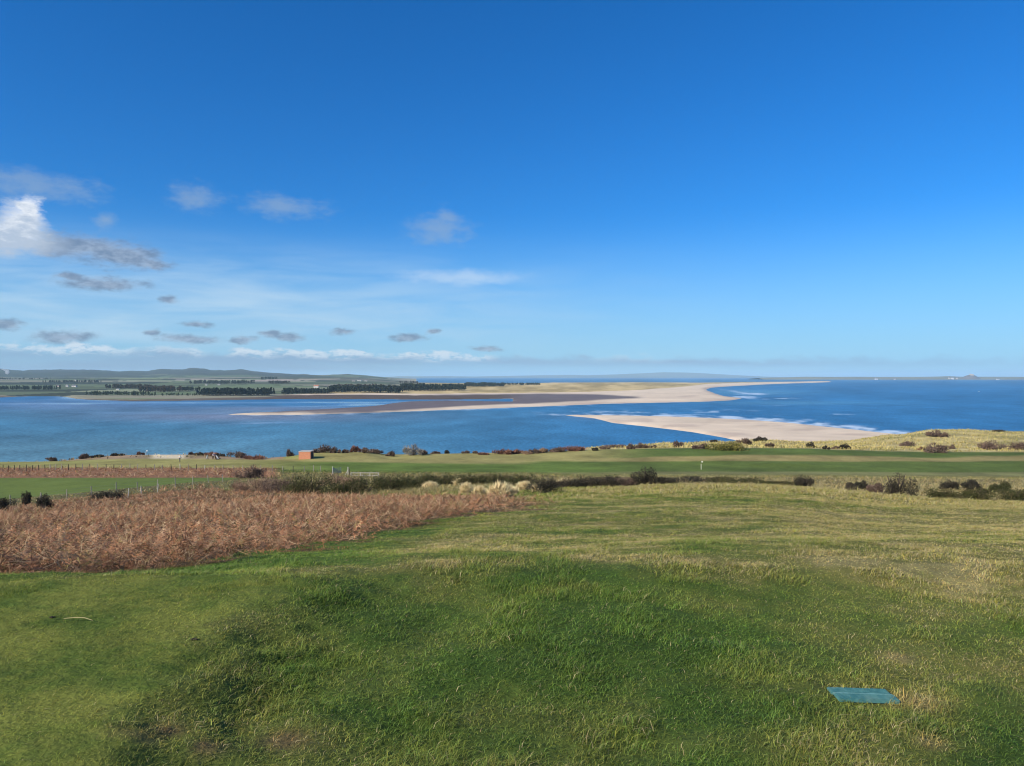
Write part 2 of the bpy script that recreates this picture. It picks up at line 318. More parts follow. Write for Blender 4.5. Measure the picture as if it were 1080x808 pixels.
# zones of the ground: returns colour, dryness, and masks
def lerp(c0, c1, t): return np.asarray(c0) * (1 - t[..., None]) + np.asarray(c1) * t[..., None]
def put(col, c1, m): return col * (1 - m[..., None]) + np.asarray(c1) * m[..., None]
BR_LO = ([-400,0,60,150,210,250,350,450,520,600,640],[612,611,610,604,596,588,571,552,538,531,526])
BR_HI = ([-400,0,60,135,210,270,400,520,560,600,640],[541,537,529,522,515,519,524,525,528,530,532])
def zones(X, Y, Z):
    px, y = proj(X, np.maximum(Y, .8), Z)
    n1 = fbm(X, Y, 1.2, 4, 51); n2 = fbm(X, Y, 7, 4, 52); n3 = fbm(X, Y, .35, 3, 53); n4 = fbm(X, Y, 30, 3, 54)
    edge = X + 1.78 + .12 * np.sin(Y * 1.7) + n3 * .7 + n1 * .35 + fbm(X, Y, .1, 2, 56) * .35
    tee = ss(-edge, -.10, .16) * ss(-Y - n3 * .4, -6.75, -6.55)
    G_D = (.038, .072, .013); G_M = (.072, .112, .020); OL = (.135, .128, .038); ST = (.30, .245, .125)
    # wilder grass of the slope: dry share grows to the right and up-slope
    dry = .12 + .08 * ss(Y, 8, 12) + .42 * ss(px, 560, 1000) * ss(Y, 3.6, 5.6) + .34 * ss(Y + n1 * 3 + n3 * 2, 5.0, 9.5) + n1 * 1.3 + n2 * 1.0 + n3 * .7
    dry = dry - .25 * ss(Y, 14, 30) * ss(px, 500, 300) + .1 * ss(Y, 30, 55) + .30 * ss(px, 800, 960) * ss(-Y, -5.6, -4.6) + .35 * ss(Y, 36, 48) * ss(px, 560, 700)
    # green shelf below the bracken
    lo = np.interp(px, *BR_LO); hi = np.interp(px, *BR_HI)
    shelf = np.exp(-((y - lo - 11) / 13) ** 2) * ss(px, 560, 300) * ss(Y, 7, 8)
    dry = dry - .75 * shelf + .55 * np.exp(-((Y - 7.6) / .7) ** 2) * ss(px, 230, 330)
    dry = np.clip(dry, 0, 1)
    col = lerp(G_D, G_M, np.clip(.35 + n1 * 1.6 + .3 * n3 + .25 * ss(Y, 4.5, 6.5), 0, 1)); col = lerp(col, OL, dry * .9)
    strawy = ss(dry, .75, 1.0) * ss(n3 + n1, .05, .35); col = put(col, ST, strawy * .35)
    tc = lerp((.062, .094, .016), (.125, .142, .028), np.clip(.45 + n1 * 2.0 + n3 * 1.6 + fbm(X, Y, .08, 2, 57) * 1.2, 0, 1))
    col = put(col, tc, tee)
    # bracken slope
    wig = n2 * 26 + n1 * 26 + n3 * 8
    br = ss(lo + wig * .8 - y, -1.5, 2.5) * ss(y - hi + wig * .2, -1, 1.5) * ss(Y, 6.9, 7.3) * ss(610 - px + n2 * 120, 0, 60)
    col = put(col, (.10, .062, .034), br * .85)
    # scrub belt behind (below the far fence) and heather
    far = ss(Y, 78, 90)
    belt = ss(hi - y, 0, 2) * ss(Y, 60, 64) * (1 - ss(Y, 150, 160))
    col = put(col, (.12, .105, .05), belt * .8)
    # enclosed green field on the left
    fl = np.interp(px, [-400, 0, 70, 135, 210, 250], [532, 527, 521, 515, 508, 506]); fu = np.interp(px, [-400, 250], [504.5, 504.0])
    fld = ss(fl - y, -.6, .6) * ss(y - fu, -.5, .5) * ss(250 - px + n2 * 30, 0, 12) * ss(Y, 70, 80)
    col = put(col, (.115, .155, .034), fld); 
    strip = ss(fu - y, -.2, .6) * ss(y - 493.5 - n2, -.4, .6) * ss(300 - px, 0, 20) * ss(Y, 120, 125)
    col = put(col, (.25, .135, .075), strip); br2 = strip
    # fairway with mown bands
    fw = ss(Y, 160 , 166) * (1 - ss(Y, 222, 228)); fw = np.where(px < 300, ss(493.8 + n2 - y, 0, .8) * ss(Y, 140, 150), fw)
    Lc = lerp((.17, .21, .045), (.26, .24, .080), np.clip(ss(y, 482, 485) + n4 * 1.2, 0, 1))
    Cc = lerp((.27, .24, .085), (.105, .155, .030), ss(y + n4 * 7, 485.6, 488.2)); Cc = lerp(Cc, (.20, .19, .07), ss(y, 497, 500))
    Rc = lerp((.088, .125, .028), (.24, .20, .075), ss(y + n4 * 8, 480.0, 482.0) * (1 - ss(y + n4 * 5, 485.8 , 487.8))); Rc = put(Rc, (.092, .128, .027), ss(y + n4 * 5, 485.8, 487.8) * (1 - ss(y, 497, 499))); Rc = put(Rc, (.17, .17, .065), ss(y + n4 * 3, 497.2, 499))
    fc = lerp(Lc, Cc, ss(px, 240, 360)); fc = lerp(fc, Rc, ss(px, 600, 700)); fc = fc * (1 + n2 * .8 + n1 * .3)[..., None]
    col = put(col, fc, fw)
    # bluff and dunes
    du = ss(Y, 222, 228); du = np.where(px < 300, ss(Y, 190, 197), du)
    dc = lerp((.32, .26, .11), (.50, .42, .19), np.clip(.5 + n2 * 1.5 + n1, 0, 1)); dc = np.where((px < 620)[..., None], lerp((.20, .16, .09), (.34, .24, .15), np.clip(.5 + n2 * 2, 0, 1)), dc)
    rust = ss(px, 290, 310) * ss(410 - px, 0, 20); dc = put(dc, (.36, .19, .10), rust * .8); dc = put(dc, (.55, .47, .33), ss(px, 155, 165) * ss(200 - px, 0, 10)); dc = put(dc, (.60, .50, .36), ss(n2 + n4 * .6, .12, .25) * ss(px, 600, 660) * ss(Z, 14, 8)); dc = put(dc, (.20, .19, .08), ss(-n4, .05, .2) * ss(px, 880, 940) * .6)
    col = put(col, dc, du)
    col = put(col, (.62, .52, .38), ss(-Z, -4.5, -2.5) * du)
    # bare soil scuffs at the tee edge
    soil = np.zeros_like(X)
    for sx, sy, r in ((-1.80, 3.55, .13), (-1.50, 3.62, .09), (-1.15, 3.80, .12), (-1.72, 3.75, .08), (2.12, 3.80, .08), (2.35, 4.35, .16), (2.6, 5.0, .12)):
        soil = np.maximum(soil, np.exp(-(((X - sx) / r) ** 2 + ((Y - sy) / (r * .8)) ** 2)) * ss(n3, -.25, .1))
    col = put(col, (.13, .09, .045), np.clip(soil * 1.2, 0, 1) * (X < 0) * .8); col = put(col, (.27, .20, .10), np.clip(soil * 1.2, 0, 1) * (X > 0) * .45)
    return dict(col=np.clip(col, .004, 1), dry=dry, tee=tee, br=br, br2=br2, fw=fw, du=du, belt=belt, fld=fld, soil=soil, px=px, y=y)

def grid_faces(nr, nc):
    i = np.arange(nr - 1)[:, None] * nc + np.arange(nc - 1)[None, :]
    return np.stack([i, i + 1, i + nc + 1, i + nc], -1).reshape(-1, 4)
rows = np.concatenate([np.arange(-11, 2, .5), np.arange(2, 12, .05), 12 * np.exp(np.linspace(0, math.log(250 / 12), 420))[0:-1], np.arange(250, 600, 2.5)])
us = np.linspace(-1.7, 1.7, 900)
RY, U = np.meshgrid(rows, us, indexing='ij'); RX = U * (RY + 12)
RZ = near_z(RX, RY); zz = zones(RX, RY, RZ)
zz['col'] = zz['col'] * (1.08 + .22 * zz['tee'])[..., None]      # thatch between the blades
ground = mesh_np('ground', np.stack([RX, RY, RZ], -1).reshape(-1, 3), [grid_faces(len(rows), len(us))], M_GROUND, zz['col'].reshape(-1, 3), smooth=True)
tag(ground, kind='structure')

# ------------------------------------------------------------------ far shore
def unY(y): return CAMZ * F / (y - HY)
def inpoly(px, y, P):
    P = np.array(P, float); ins = np.zeros(px.shape, bool); j = len(P) - 1
    for i in range(len(P)):
        xi, yi = P[i]; xj, yj = P[j]
        c1 = ((yi > y) != (yj > y)) & (px < (xj - xi) * (y - yi) / (yj - yi + 1e-12) + xi); ins ^= c1; j = i
    return ins
MAIN = [(-1500,399),(-1500,420),(0,419.2),(15,418.6),(30,418.0),(60,418.0),(68,418.4),(80,420.6),(92,421.6),(140,423.2),(200,422.6),(240,421.9),(280,421.3),(340,421.2),
        (400,421.0),(440,421.6),(480,421.4),(520,420.9),(541,420.3),(541,424),(470,422.6),(430,423.6),(412,425.6),(404,427.2),(385,429.4),(350,431.4),(320,433.2),(290,434.9),(262,436.0),(236,437.4),(270,437.9),
        (320,437.4),(370,436.0),(420,434.4),(470,432.4),(540,429.9),(590,428.0),(640,425.9),(690,424.8),(740,423.8),(770,422.3),(783,420.4),(776,419.2),(765,418.2),(755,415.4),(746,412),(745,410.5),(750,408.9),
        (770,407.4),(790,406.4),(810,405.3),(835,404.4),(860,403.8),(877,402.9),(874,401.9),(835,402.6),(780,403.0),(740,403.6),(680,403.2),(590,403.6),(560,404.2),(500,404.2),(440,403.8),(438,399)]
SPIT = [(590,437.6),(622,438.3),(680,439.4),(715,440.3),(765,442.3),(810,445.0),(835,447),(872,451),(910,455),(935,458),(952,459.6),(1000,470),(1000,500),(790,500),(790,470),(775,464),(752,459.5),(727,455.4),(702,452.2),(677,449.4),(647,446.2),(627,441.2)]
fy = np.concatenate([np.arange(478, 404, -.35), np.arange(404, 401, -.12), np.arange(401, 399.2, -.05)])
fx = np.concatenate([np.arange(-1500, -40, 12), np.arange(-40, 1130, 2.0)])
FY, FX = np.meshgrid(fy, fx, indexing='ij'); WY = unY(FY); WX = (FX - CX) / F * WY
land = (inpoly(FX, FY, MAIN) | inpoly(FX, FY, SPIT)).astype(float)
def blur(a, n, ax):
    for _ in range(n):
        a = (np.roll(a, 1, ax) + 2 * a + np.roll(a, -1, ax)) / 4
    return a
soft = blur(blur(land, 3, 1), 1, 0); wide = blur(blur(land, 30, 1), 10, 0)
SKY = ([-1500,-400,-100,0,25,32,60,90,110,125,132,155,165,172,185,192,200,215,222,240,255,262,270,285,300,340,350,365,390,420,440],
       [389,391,389,390,391.6,390.8,390.6,390.5,391.2,392.8,392,392,390.4,389.6,390.4,390.4,388.9,389.6,391.2,391.2,390.5,391.6,392.8,394,395,396.8,395.8,395.2,396.8,397.0,397.6])
def sk_h(px, Yd): return CAMZ + (HY + .6 - np.interp(px, *SKY) + .9 * fbm(px, px * 0, 16, 3, 68) + .5 * fbm(px, px * 0, 4, 2, 69)) * Yd / F
def far_z_raw(px, Y, soft, wide):
    z = (soft - .5) * 2.2
    X = (px - CX) / F * Y
    ins = ss(wide, .5, .95)
    z = z + ins * (.5 + .5 * fbm(X, Y, 60, 3, 61))
    # mainland climbing to the hills
    m = ss(430 - px, -20, 60)
    yy = HY + CAMZ * F / Y
    b = np.interp(Y, [1500, 1750, 2200, 3000, 4500, 6000, 8000], [0, 1.5, 4, 9, 20, 34, 48]); 
    H = sk_h(px, 10500.); hill = ss(Y, 6500, 10500) * (1 - .35 * ss(Y, 11200, 15000))
    zz_ = b * (1 - ss(Y, 6500, 10500)) + H * hill + fbm(X, Y, 900, 4, 63) * 22 * ss(Y, 2500, 5500) * (1 - ss(Y, 7500, 9500)) + fbm(X, Y, 500, 3, 66) * 26 * ss(Y, 6800, 7600) * (1 - ss(Y, 9000, 10300))
    z = z + ins * m * zz_
    # marram ridge of the spit and links
    dune = np.exp(-((yy - 407.5) / 4.0) ** 2) * ss(px, 300, 420) * ss(760 - px, 0, 120) * ss(yy, 403.2, 404.2)
    z = z + ins * dune * (3.0 + 7 * np.maximum(fbm(X, Y, 70, 4, 64) + .15, 0))
    return z
FZ = far_z_raw(FX, WY, soft, wide)
dn1 = fbm(WX, WY, 60, 4, 71); dn2 = fbm(WX, WY, 220, 4, 72); dn3 = fbm(FX, FY * 6, 14, 4, 73)
SAND = (.66, .54, .40); MUD = (.145, .122, .125); DUNE = (.36, .29, .15)
fcol = np.ones(FZ.shape + (3,)) * np.array(SAND)
fcol = fcol * (1 + dn1 * .3)[..., None]; wet = np.clip(ss(fbm(FX, FY * 9, 45, 4, 74), .0, .25) * .5 + ss(.9 - wide, 0, .35) * .35, 0, .7) * ss(FX, 560, 620); fcol = put(fcol, (.40, .31, .25), wet)
mudmask = inpoly(FX, FY + dn3 * 1.2, [(266,436.9),(320,435.9),(372,434.3),(372,434.3),(266,436.9),(290,434.4),(320,432.4),(350,430.4),(400,425),(430,418),(470,416.8),(540,416.2),(620,416.2),(672,419.2),(676,420.6),(655,421.6),(600,424.6),(560,426.6),(500,428.8),(470,431.0),(430,433.3),(390,435.4),(350,436.4),(310,436.6)]).astype(float)
mudmask = blur(blur(mudmask, 8, 1), 3, 0)
fcol = put(fcol, MUD, np.clip(mudmask, 0, 1))
mid = ss(FX, 300, 420) * 0 + ss(440 - FX, 0, 40)
marsh = inpoly(FX, FY + dn3 * .8, [(-1500,421),(0,421),(90,424),(90,421.2),(140,422.3),(200,421.4),(240,419.8),(280,418.2),(340,417.6),(400,417.6),(480,417.8),(560,416.5),(560,422),(400,424),(90,425)]).astype(float)
marsh = blur(marsh, 2, 1); fcol = put(fcol, (.10, .072, .055), marsh * (1 - ss(FX, 520, 560)))
dl = ((FY < np.interp(FX, [-1500,0,200,300,420,540,620,680,720,745,770,880],[0,0,0,417.2,416.2,415.0,414.2,411.8,408.6,405.4,404.4,401.9]) + dn3 * 1.0)).astype(float) * ss(FX, 260, 330)
dl = blur(dl, 2, 1); dc = lerp((.33, .25, .105), (.60, .46, .22), np.clip(.5 + dn3 * 2.2 + dn1, 0, 1)); fcol = fcol * (1 - dl[..., None]) + dc * dl[..., None]
# farmland patchwork
ns = 520; sx_ = rng.uniform(-13000, 2500, ns); sy_ = 1500 + rng.uniform(0, 1, ns) ** 1.5 * 9500
pal = np.array([(.09,.13,.045),(.12,.16,.055),(.08,.11,.045),(.19,.18,.10),(.30,.24,.16),(.27,.21,.16),(.15,.14,.09),(.15,.17,.08),(.06,.075,.04)])
pc = pal[rng.choice(len(pal), ns, p=[.2,.16,.14,.12,.09,.07,.08,.09,.05])] * rng.uniform(.8, 1.2, (ns, 1))
flat = np.flatnonzero((land.ravel() > 0) & (FX.ravel() < 480) & (FX.ravel() > -700) & (FY.ravel() < 421))
best = np.zeros((len(flat), 3)); gap = np.zeros(len(flat)); xs = WX.ravel()[flat]; ys = WY.ravel()[flat]
for a in range(0, len(flat), 20000):
    d2 = np.abs(xs[a:a+20000, None] - sx_) * .8 + np.abs(ys[a:a+20000, None] - sy_)
    part = np.partition(d2, 1, axis=1); best[a:a+20000] = pc[np.argmin(d2, 1)]; gap[a:a+20000] = part[:, 1] - part[:, 0]
fieldc = np.tile(np.array((.12, .16, .05)), (FX.size, 1)); hedge = (gap < 22)[:, None]
fieldc[flat] = np.where(hedge, np.array((.03, .04, .02)), best); fieldc = (fieldc * .75 + fieldc.mean(1, keepdims=True) * .3) * 1.3; fieldc = fieldc.reshape(FX.shape + (3,))
fm = ss(np.interp(FX, [-1500,0,90,140,280,340,420,480],[418.9,418.4,421.2,422.5,419.8,415.0,412.8,410]) - FY, -.4, .6) * ss(470 - FX, 0, 60) * ss(wide, .4, .6)
fcol = fcol * (1 - fm[..., None]) + fieldc * fm[..., None]
hillm = ss(WY + fbm(WX, WY, 1500, 3, 79) * 2500, 6300, 7300) * (1 - ss(FX, 300, 360)) ; fcol = put(fcol, (.030, .034, .036), hillm * fm * .92)
midw = ss(fbm(WX, WY, 700, 4, 77), .0, .04) * ss(WY, 2500, 3200) * fm * (1 - ss(FX, 300, 420) * .6); fcol = put(fcol, (.035, .045, .03), midw)
fcol = put(fcol, (.13, .10, .07), (1 - fm) * ss(300 - FX, 0, 60) * ss(424 - FY, 0, 1)); fcol = put(fcol, (.60, .50, .37), ss(.62 - soft, 0, .1) * .4 * ss(FX, 300, 420))
far = mesh_np('far_shore', np.stack([WX, WY, FZ], -1).reshape(-1, 3), [grid_faces(len(fy), len(fx))], M_FAR, np.clip(fcol, .01, 1).reshape(-1, 3), smooth=True)
tag(far, kind='structure')
# distant hills across the northern sea and the low island
def ridge(name, pxs, ys, Yd, depth, col, seed, base=-8):
    x = np.arange(pxs[0], pxs[-1] + .1, 1.0); h = CAMZ + (HY - np.interp(x, pxs, ys)) * Yd / F
    q = np.array([-.5, -.35, -.2, 0, .3, .6, 1.0]); prof = np.array([-.02, .18, .6, 1, .9, .6, 0])
    Q, XX = np.meshgrid(q, x, indexing='ij'); Yw = Yd + Q * depth; Xw = (XX - CX) / F * Yd * (1 + Q * depth / Yd * .3)
    Z = base + (h[None] - base) * prof[:, None]
    c = np.array(col) * (1 + .5 * fbm(Xw, Yw * 3, 800, 4, seed))[..., None]
    o = mesh_np(name, np.stack([Xw, Yw, Z], -1).reshape(-1, 3), [grid_faces(len(q), len(x))], M_FAR, c.reshape(-1, 3), smooth=True)
    return tag(o, kind='structure')
ridge('hills', [395,420,440,470,500,540,570,600,620,650,680,700,720,740,760,780,800,840],[398.5,396.9,397.0,396.7,397.2,396.4,395.8,395.4,395.8,394.9,393.6,392.7,392.9,393.6,394.8,395.9,396.9,398.4], 26000, 6000, (.13, .15, .13), 81)
ridge('island', [800,832,850,880,900,930,970,990,1000,1012,1040,1080,1400,1500],[398.7,397.9,397.4,397.6,397.4,397.6,397.5,397.2,396.8,397.3,397.4,397.5,397.5,398.6], 10600, 900, (.20, .19, .12), 82)
ridge('crag', [1013,1017,1020,1023,1027,1030,1034],[398.9,397.4,395.9,395.2,395.4,396.9,398.9], 10380, 180, (.15, .13, .12), 83)

# ------------------------------------------------------------------ water
wy = np.concatenate([HY + np.geomspace(.28, 5, 60), np.arange(402.2, 520, .45)])
wx = np.concatenate([np.arange(-2400, -20, 60), np.arange(-20, 1101, 3.0), np.arange(1150, 3500, 60)])
AY, AX = np.meshgrid(wy, wx, indexing='ij'); Yw = unY(AY); Xw = (AX - CX) / F * Yw
w1 = fbm(AX, AY * 7, 60, 4, 91); w2 = fbm(AX, AY * 8, 22, 4, 92); w3 = fbm(AX, AY * 4, 9, 3, 93)
def el_(cx, cy, rx, ry, ang=0): 
    dx = AX - cx; dy = AY - cy - ang * dx; return np.exp(-((dx / rx) ** 2 + (dy / ry) ** 2))
wcol = np.ones(AX.shape + (3,)) * np.array((.022, .115, .235))
bay = ss(760 - AX, 0, 420) * ss(AY, 424, 436)
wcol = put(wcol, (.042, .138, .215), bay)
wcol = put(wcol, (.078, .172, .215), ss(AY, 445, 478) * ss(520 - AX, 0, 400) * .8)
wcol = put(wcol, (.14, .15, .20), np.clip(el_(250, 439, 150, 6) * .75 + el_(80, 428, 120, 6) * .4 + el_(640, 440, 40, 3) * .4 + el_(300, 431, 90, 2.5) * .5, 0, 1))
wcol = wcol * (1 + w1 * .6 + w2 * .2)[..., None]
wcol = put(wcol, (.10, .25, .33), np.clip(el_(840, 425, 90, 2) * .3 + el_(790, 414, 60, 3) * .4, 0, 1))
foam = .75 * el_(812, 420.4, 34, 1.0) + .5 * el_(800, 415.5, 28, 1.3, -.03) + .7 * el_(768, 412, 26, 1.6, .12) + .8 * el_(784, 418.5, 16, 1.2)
foam += .75 * el_(600, 437.6, 28, 1.0) + .40 * el_(650, 435, 90, 1.3) + .5 * el_(700, 438.4, 90, 1.0, .022) + .40 * el_(790, 433.5, 60, .8) + .5 * el_(890, 437, 16, .8) + .35 * el_(820, 427.5, 16, .7)
bsh = np.interp(AX, [590,622,680,715,765,810,835,872,910,935,952,1000], [437.2,437.9,438.8,439.7,441.6,444.2,446.2,450.0,454,457,458.6,460])
foam += .75 * np.exp(-((AY - bsh + .5) / .9) ** 2) * ss(AX, 600, 640) * ss(1010 - AX, 0, 40) + .5 * np.exp(-((AY - bsh + 2.4 + w1 * 2) / .8) ** 2) * ss(AX, 640, 780) * ss(1010 - AX, 0, 40)
foam += .5 * np.exp(-((AY - np.interp(AX, [236,270,320,370,420,470,540,590,640],[437.8,438.4,438,436.6,435,433,430.4,428.4,426.4])) / .5) ** 2) * ss(AX, 236, 260) * ss(660 - AX, 0, 40)
foam += .55 * np.exp(-((AY - bsh + 2.8 + w1 * 4) / 2.4) ** 2) * ss(AX, 790, 880) * ss(1010 - AX, 0, 40) + .34 * el_(700, 434.5, 110, 3.4) * (w2 > .06) + .3 * el_(840, 440, 90, 3) * (w2 > .1)
foam += .5 * el_(255, 446.6, 45, .5, -.02) + .35 * el_(330, 441, 60, .4, -.05)
foam = foam * np.clip(.62 + w2 * 1.7 + w3 * 1.2, 0, 1.2)
calm = .55 * el_(285, 446, 50, .6, -.03) + .35 * el_(180, 436, 150, 1.0, .01) + el_(60, 426, 60, .9) + .8 * el_(110, 422, 50, 1.2) + el_(75, 419.6, 16, 1.4) + .8 * el_(190, 424.8, 110, 1.0) + .9 * el_(385, 426.6, 30, 1.2) + .9 * el_(360, 424.4, 60, .8) + .7 * el_(340, 428.5, 50, .6, -.02) + .6 * el_(460, 423, 70, .6, -.02)
calm = np.clip(calm * (1.1 + w2), 0, 1); wcol = wcol * 1.38; wcol = put(wcol, (.13, .24, .36), calm * .7)  # pale sky reflection of the calm streaks painted into the water colour
def water_mat():
    m, t, p, out = newmat('sea_water'); a = N(t, 'ShaderNodeAttribute', attribute_name='tint'); tc = N(t, 'ShaderNodeTexCoord')
    fo = N(t, 'ShaderNodeAttribute', attribute_name='foam'); ca = N(t, 'ShaderNodeAttribute', attribute_name='calm')
    mp = N(t, 'ShaderNodeMapping'); mp.inputs['Scale'].default_value = (1, .45, 1); mp.inputs['Rotation'].default_value = (0, 0, .3); LK(t, tc.outputs['Object'], mp.inputs[0])
    n1 = noise(t, mp.outputs[0], .45, 6, .7); n2 = noise(t, mp.outputs[0], .035, 4, .6); n3 = noise(t, mp.outputs[0], .006, 3, .5)
    f = mth(t, 'MULTIPLY_ADD', mth(t, 'SUBTRACT', n1, .5), 2.4, 1.0)
    f2 = mth(t, 'MULTIPLY_ADD', mth(t, 'SUBTRACT', n2, .5), .8, f); f2 = mth(t, 'MULTIPLY_ADD', mth(t, 'SUBTRACT', n3, .5), .45, f2)
    vm = N(t, 'ShaderNodeVectorMath', operation='SCALE'); LK(t, a.outputs['Color'], vm.inputs[0]); LK(t, f2, vm.inputs['Scale'])
    fm_ = sstep(t, mth(t, 'MULTIPLY_ADD', mth(t, 'SUBTRACT', n2, .5), .9, fo.outputs['Fac']), .12, .85)
    LK(t, mixc(t, fm_, vm.outputs[0], (.50, .62, .72)), p.inputs['Base Color'])
    ro = N(t, 'ShaderNodeMapRange'); LK(t, ca.outputs['Fac'], ro.inputs['Value']); ro.inputs['To Min'].default_value = .55; ro.inputs['To Max'].default_value = .15; LK(t, ro.outputs[0], p.inputs['Roughness'])
    sp_ = N(t, 'ShaderNodeMapRange'); LK(t, ca.outputs['Fac'], sp_.inputs['Value']); sp_.inputs['To Min'].default_value = .16; sp_.inputs['To Max'].default_value = .9; LK(t, sp_.outputs[0], p.inputs['Specular IOR Level'])
    b = N(t, 'ShaderNodeBump'); b.inputs['Distance'].default_value = .6; LK(t, n1, b.inputs['Height'])
    bs = N(t, 'ShaderNodeMapRange'); LK(t, ca.outputs['Fac'], bs.inputs['Value']); bs.inputs['To Min'].default_value = .5; bs.inputs['To Max'].default_value = .05; LK(t, bs.outputs[0], b.inputs['Strength'])
    LK(t, b.outputs[0], p.inputs['Normal']); return m
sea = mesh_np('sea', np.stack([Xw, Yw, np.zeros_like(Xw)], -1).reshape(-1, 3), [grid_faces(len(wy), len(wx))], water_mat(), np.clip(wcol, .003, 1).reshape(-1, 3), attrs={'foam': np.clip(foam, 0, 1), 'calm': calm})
tag(sea, kind='structure')

# ------------------------------------------------------------------ where a sight line meets the ground
_gy = np.geomspace(2.2, 560, 6000); _fyy = np.geomspace(1500, 15500, 3000)
def ground_at(px, y, ymax=560, ymin=0):
    X = (px - CX) / F * _gy; z = near_z(X, _gy); yy = HY + F * (CAMZ - z) / _gy
    k = np.flatnonzero((yy <= y) & (_gy <= ymax) & (_gy >= ymin) & (z > .6))
    if len(k) == 0:
        mm = np.where((_gy > 150) & (_gy < 430) & (z > 3), yy, 1e9); k = [int(np.argmin(mm))]
    i = k[0]; return float(X[i]), float(_gy[i]), float(z[i])
def far_z(px, Y):
    yy = HY + CAMZ * F / Y
    i = np.interp(px, fx, np.arange(len(fx))); j = np.interp(-yy, -fy, np.arange(len(fy)))
    i0 = np.clip(i.astype(int), 0, len(fx) - 2); j0 = np.clip(j.astype(int), 0, len(fy) - 2); u = i - i0; v = j - j0
    return (FZ[j0, i0] * (1-u) + FZ[j0, i0+1] * u) * (1-v) + (FZ[j0+1, i0] * (1-u) + FZ[j0+1, i0+1] * u) * v
def far_at(px, y):
    z = far_z(np.full(len(_fyy), float(px)), _fyy); yy = HY + F * (CAMZ - z) / _fyy; k = np.flatnonzero(yy <= y)
    i = k[0] if len(k) else len(_fyy) - 1
    return (px - CX) / F * _fyy[i], float(_fyy[i]), float(z[i])
def z_of(y, Y): return CAMZ - (y - HY) / F * Y

# ------------------------------------------------------------------ leaf / twig clouds
def tri_cloud(c, size, stretch=1.0, dirs=None):
    """random small triangles at centres c (n,3); dirs: optional long axis"""
    n = len(c)
    a = rng.normal(size=(n, 3)) if dirs is None else dirs + rng.normal(size=(n, 3)) * .35
    a /= np.linalg.norm(a, axis=1)[:, None] + 1e-9
    b = np.cross(a, rng.normal(size=(n, 3))); b /= np.linalg.norm(b, axis=1)[:, None] + 1e-9
    s = np.asarray(size).reshape(-1, 1) * rng.uniform(.6, 1.3, (n, 1))
    V = np.stack([c - a * s * stretch * .5 - b * s * .5, c - a * s * stretch * .5 + b * s * .5, c + a * s * stretch * .5], 1)
    return V.reshape(-1, 3), np.arange(3 * n).reshape(-1, 3)
PALB = {'brown': [(.13,.085,.065),(.18,.12,.09),(.08,.055,.045),(.22,.16,.12)], 'red': [(.22,.10,.07),(.28,.15,.10),(.13,.06,.045)],
        'grey': [(.26,.24,.20),(.33,.31,.26),(.17,.15,.13)], 'gorse': [(.045,.055,.018),(.075,.08,.025),(.03,.035,.012),(.11,.085,.04)],
        'mustard': [(.14,.13,.03),(.20,.17,.04),(.09,.09,.025)], 'dark': [(.05,.045,.03),(.075,.06,.042),(.03,.03,.02)],
        'straw': [(.64,.51,.29),(.74,.61,.36),(.50,.39,.21)], 'tan': [(.34,.22,.14),(.42,.30,.19),(.24,.15,.10)]}
def shrub(name, label, cat, px0, px1, yt, yb, pal, n=700, group=None, near=False, trunk=False, depth=.8, loc=None, leafpx=.9, hang=0):
    pxc = (px0 + px1) / 2
    X, Y, Z = loc if loc else ground_at(pxc, yb)
    w = (px1 - px0) / F * Y; h = max(.5, z_of(yt, Y) - Z)
    t = thing(name, label, cat, (X, Y, Z), 0, group)
    nb = max(3, int(3 + w / max(h, .5) * 2)) + (7 if hang else 0); bc = np.stack([rng.uniform(-.40, .40, nb) * w, rng.uniform(-.25, .25, nb) * w * depth, rng.uniform(.15 if hang else .14, .72 if hang else .50, nb) * h], 1)
    br_ = np.stack([rng.uniform(.10 if hang else .16, .26, nb) * w, rng.uniform(.18, .28, nb) * w * depth, rng.uniform(.16 if hang else .28, .42, nb) * h], 1)
    bc[0] = (rng.uniform(-.15, .15) * w, 0, h * (.60 if hang else .54)); br_[0] = (w * (.24 if not hang else .14), w * depth * .25, h * .46)
    k = rng.integers(0, nb, n); d = rng.normal(size=(n, 3)); d /= np.linalg.norm(d, axis=1)[:, None]
    r = rng.uniform(.15, 1.08 if not hang else 1.5, n) ** .5
    C = bc[k] + d * br_[k] * r[:, None]; C[:, 2] = np.abs(C[:, 2]); C[:, 0] = np.clip(C[:, 0], -w * .54, w * .54)
    sz = max(.05, leafpx * Y / F); twig = pal in ('brown', 'red', 'grey', 'tan')
    V, T = tri_cloud(C, sz * (.8 if twig else .85), 2.6 if twig else 2.2, d * np.array([1, 1, .9]) + np.array([.25, 0, .5]) if twig else None)
    P = np.array(PALB[pal]); tint = P[rng.integers(0, len(P), nb)][k] * .45 + P[rng.integers(0, len(P), n)] * .55; tint *= rng.uniform(.75, 1.25, (n, 1))
    mesh_np('crown' if trunk else 'foliage', V, [T], M_LEAF, np.repeat(tint, 3, 0), parent=t)
    mb = MB(); rs = .02 * h + .02
    for q in range(7 if trunk else 4):
        a = q * 2.4; e = Vector((math.cos(a) * w * .28, math.sin(a) * w * .2, h * (.75 + .1 * (q % 3)))); mb.tube([(math.cos(a) * .03, math.sin(a) * .03, -.1), Vector((e.x * .35, e.y * .35, h * .3)), e], [rs * 1.6, rs, rs * .3], 6)
    mb.build('trunk' if trunk else 'stem', M_BARK, t)
    return t

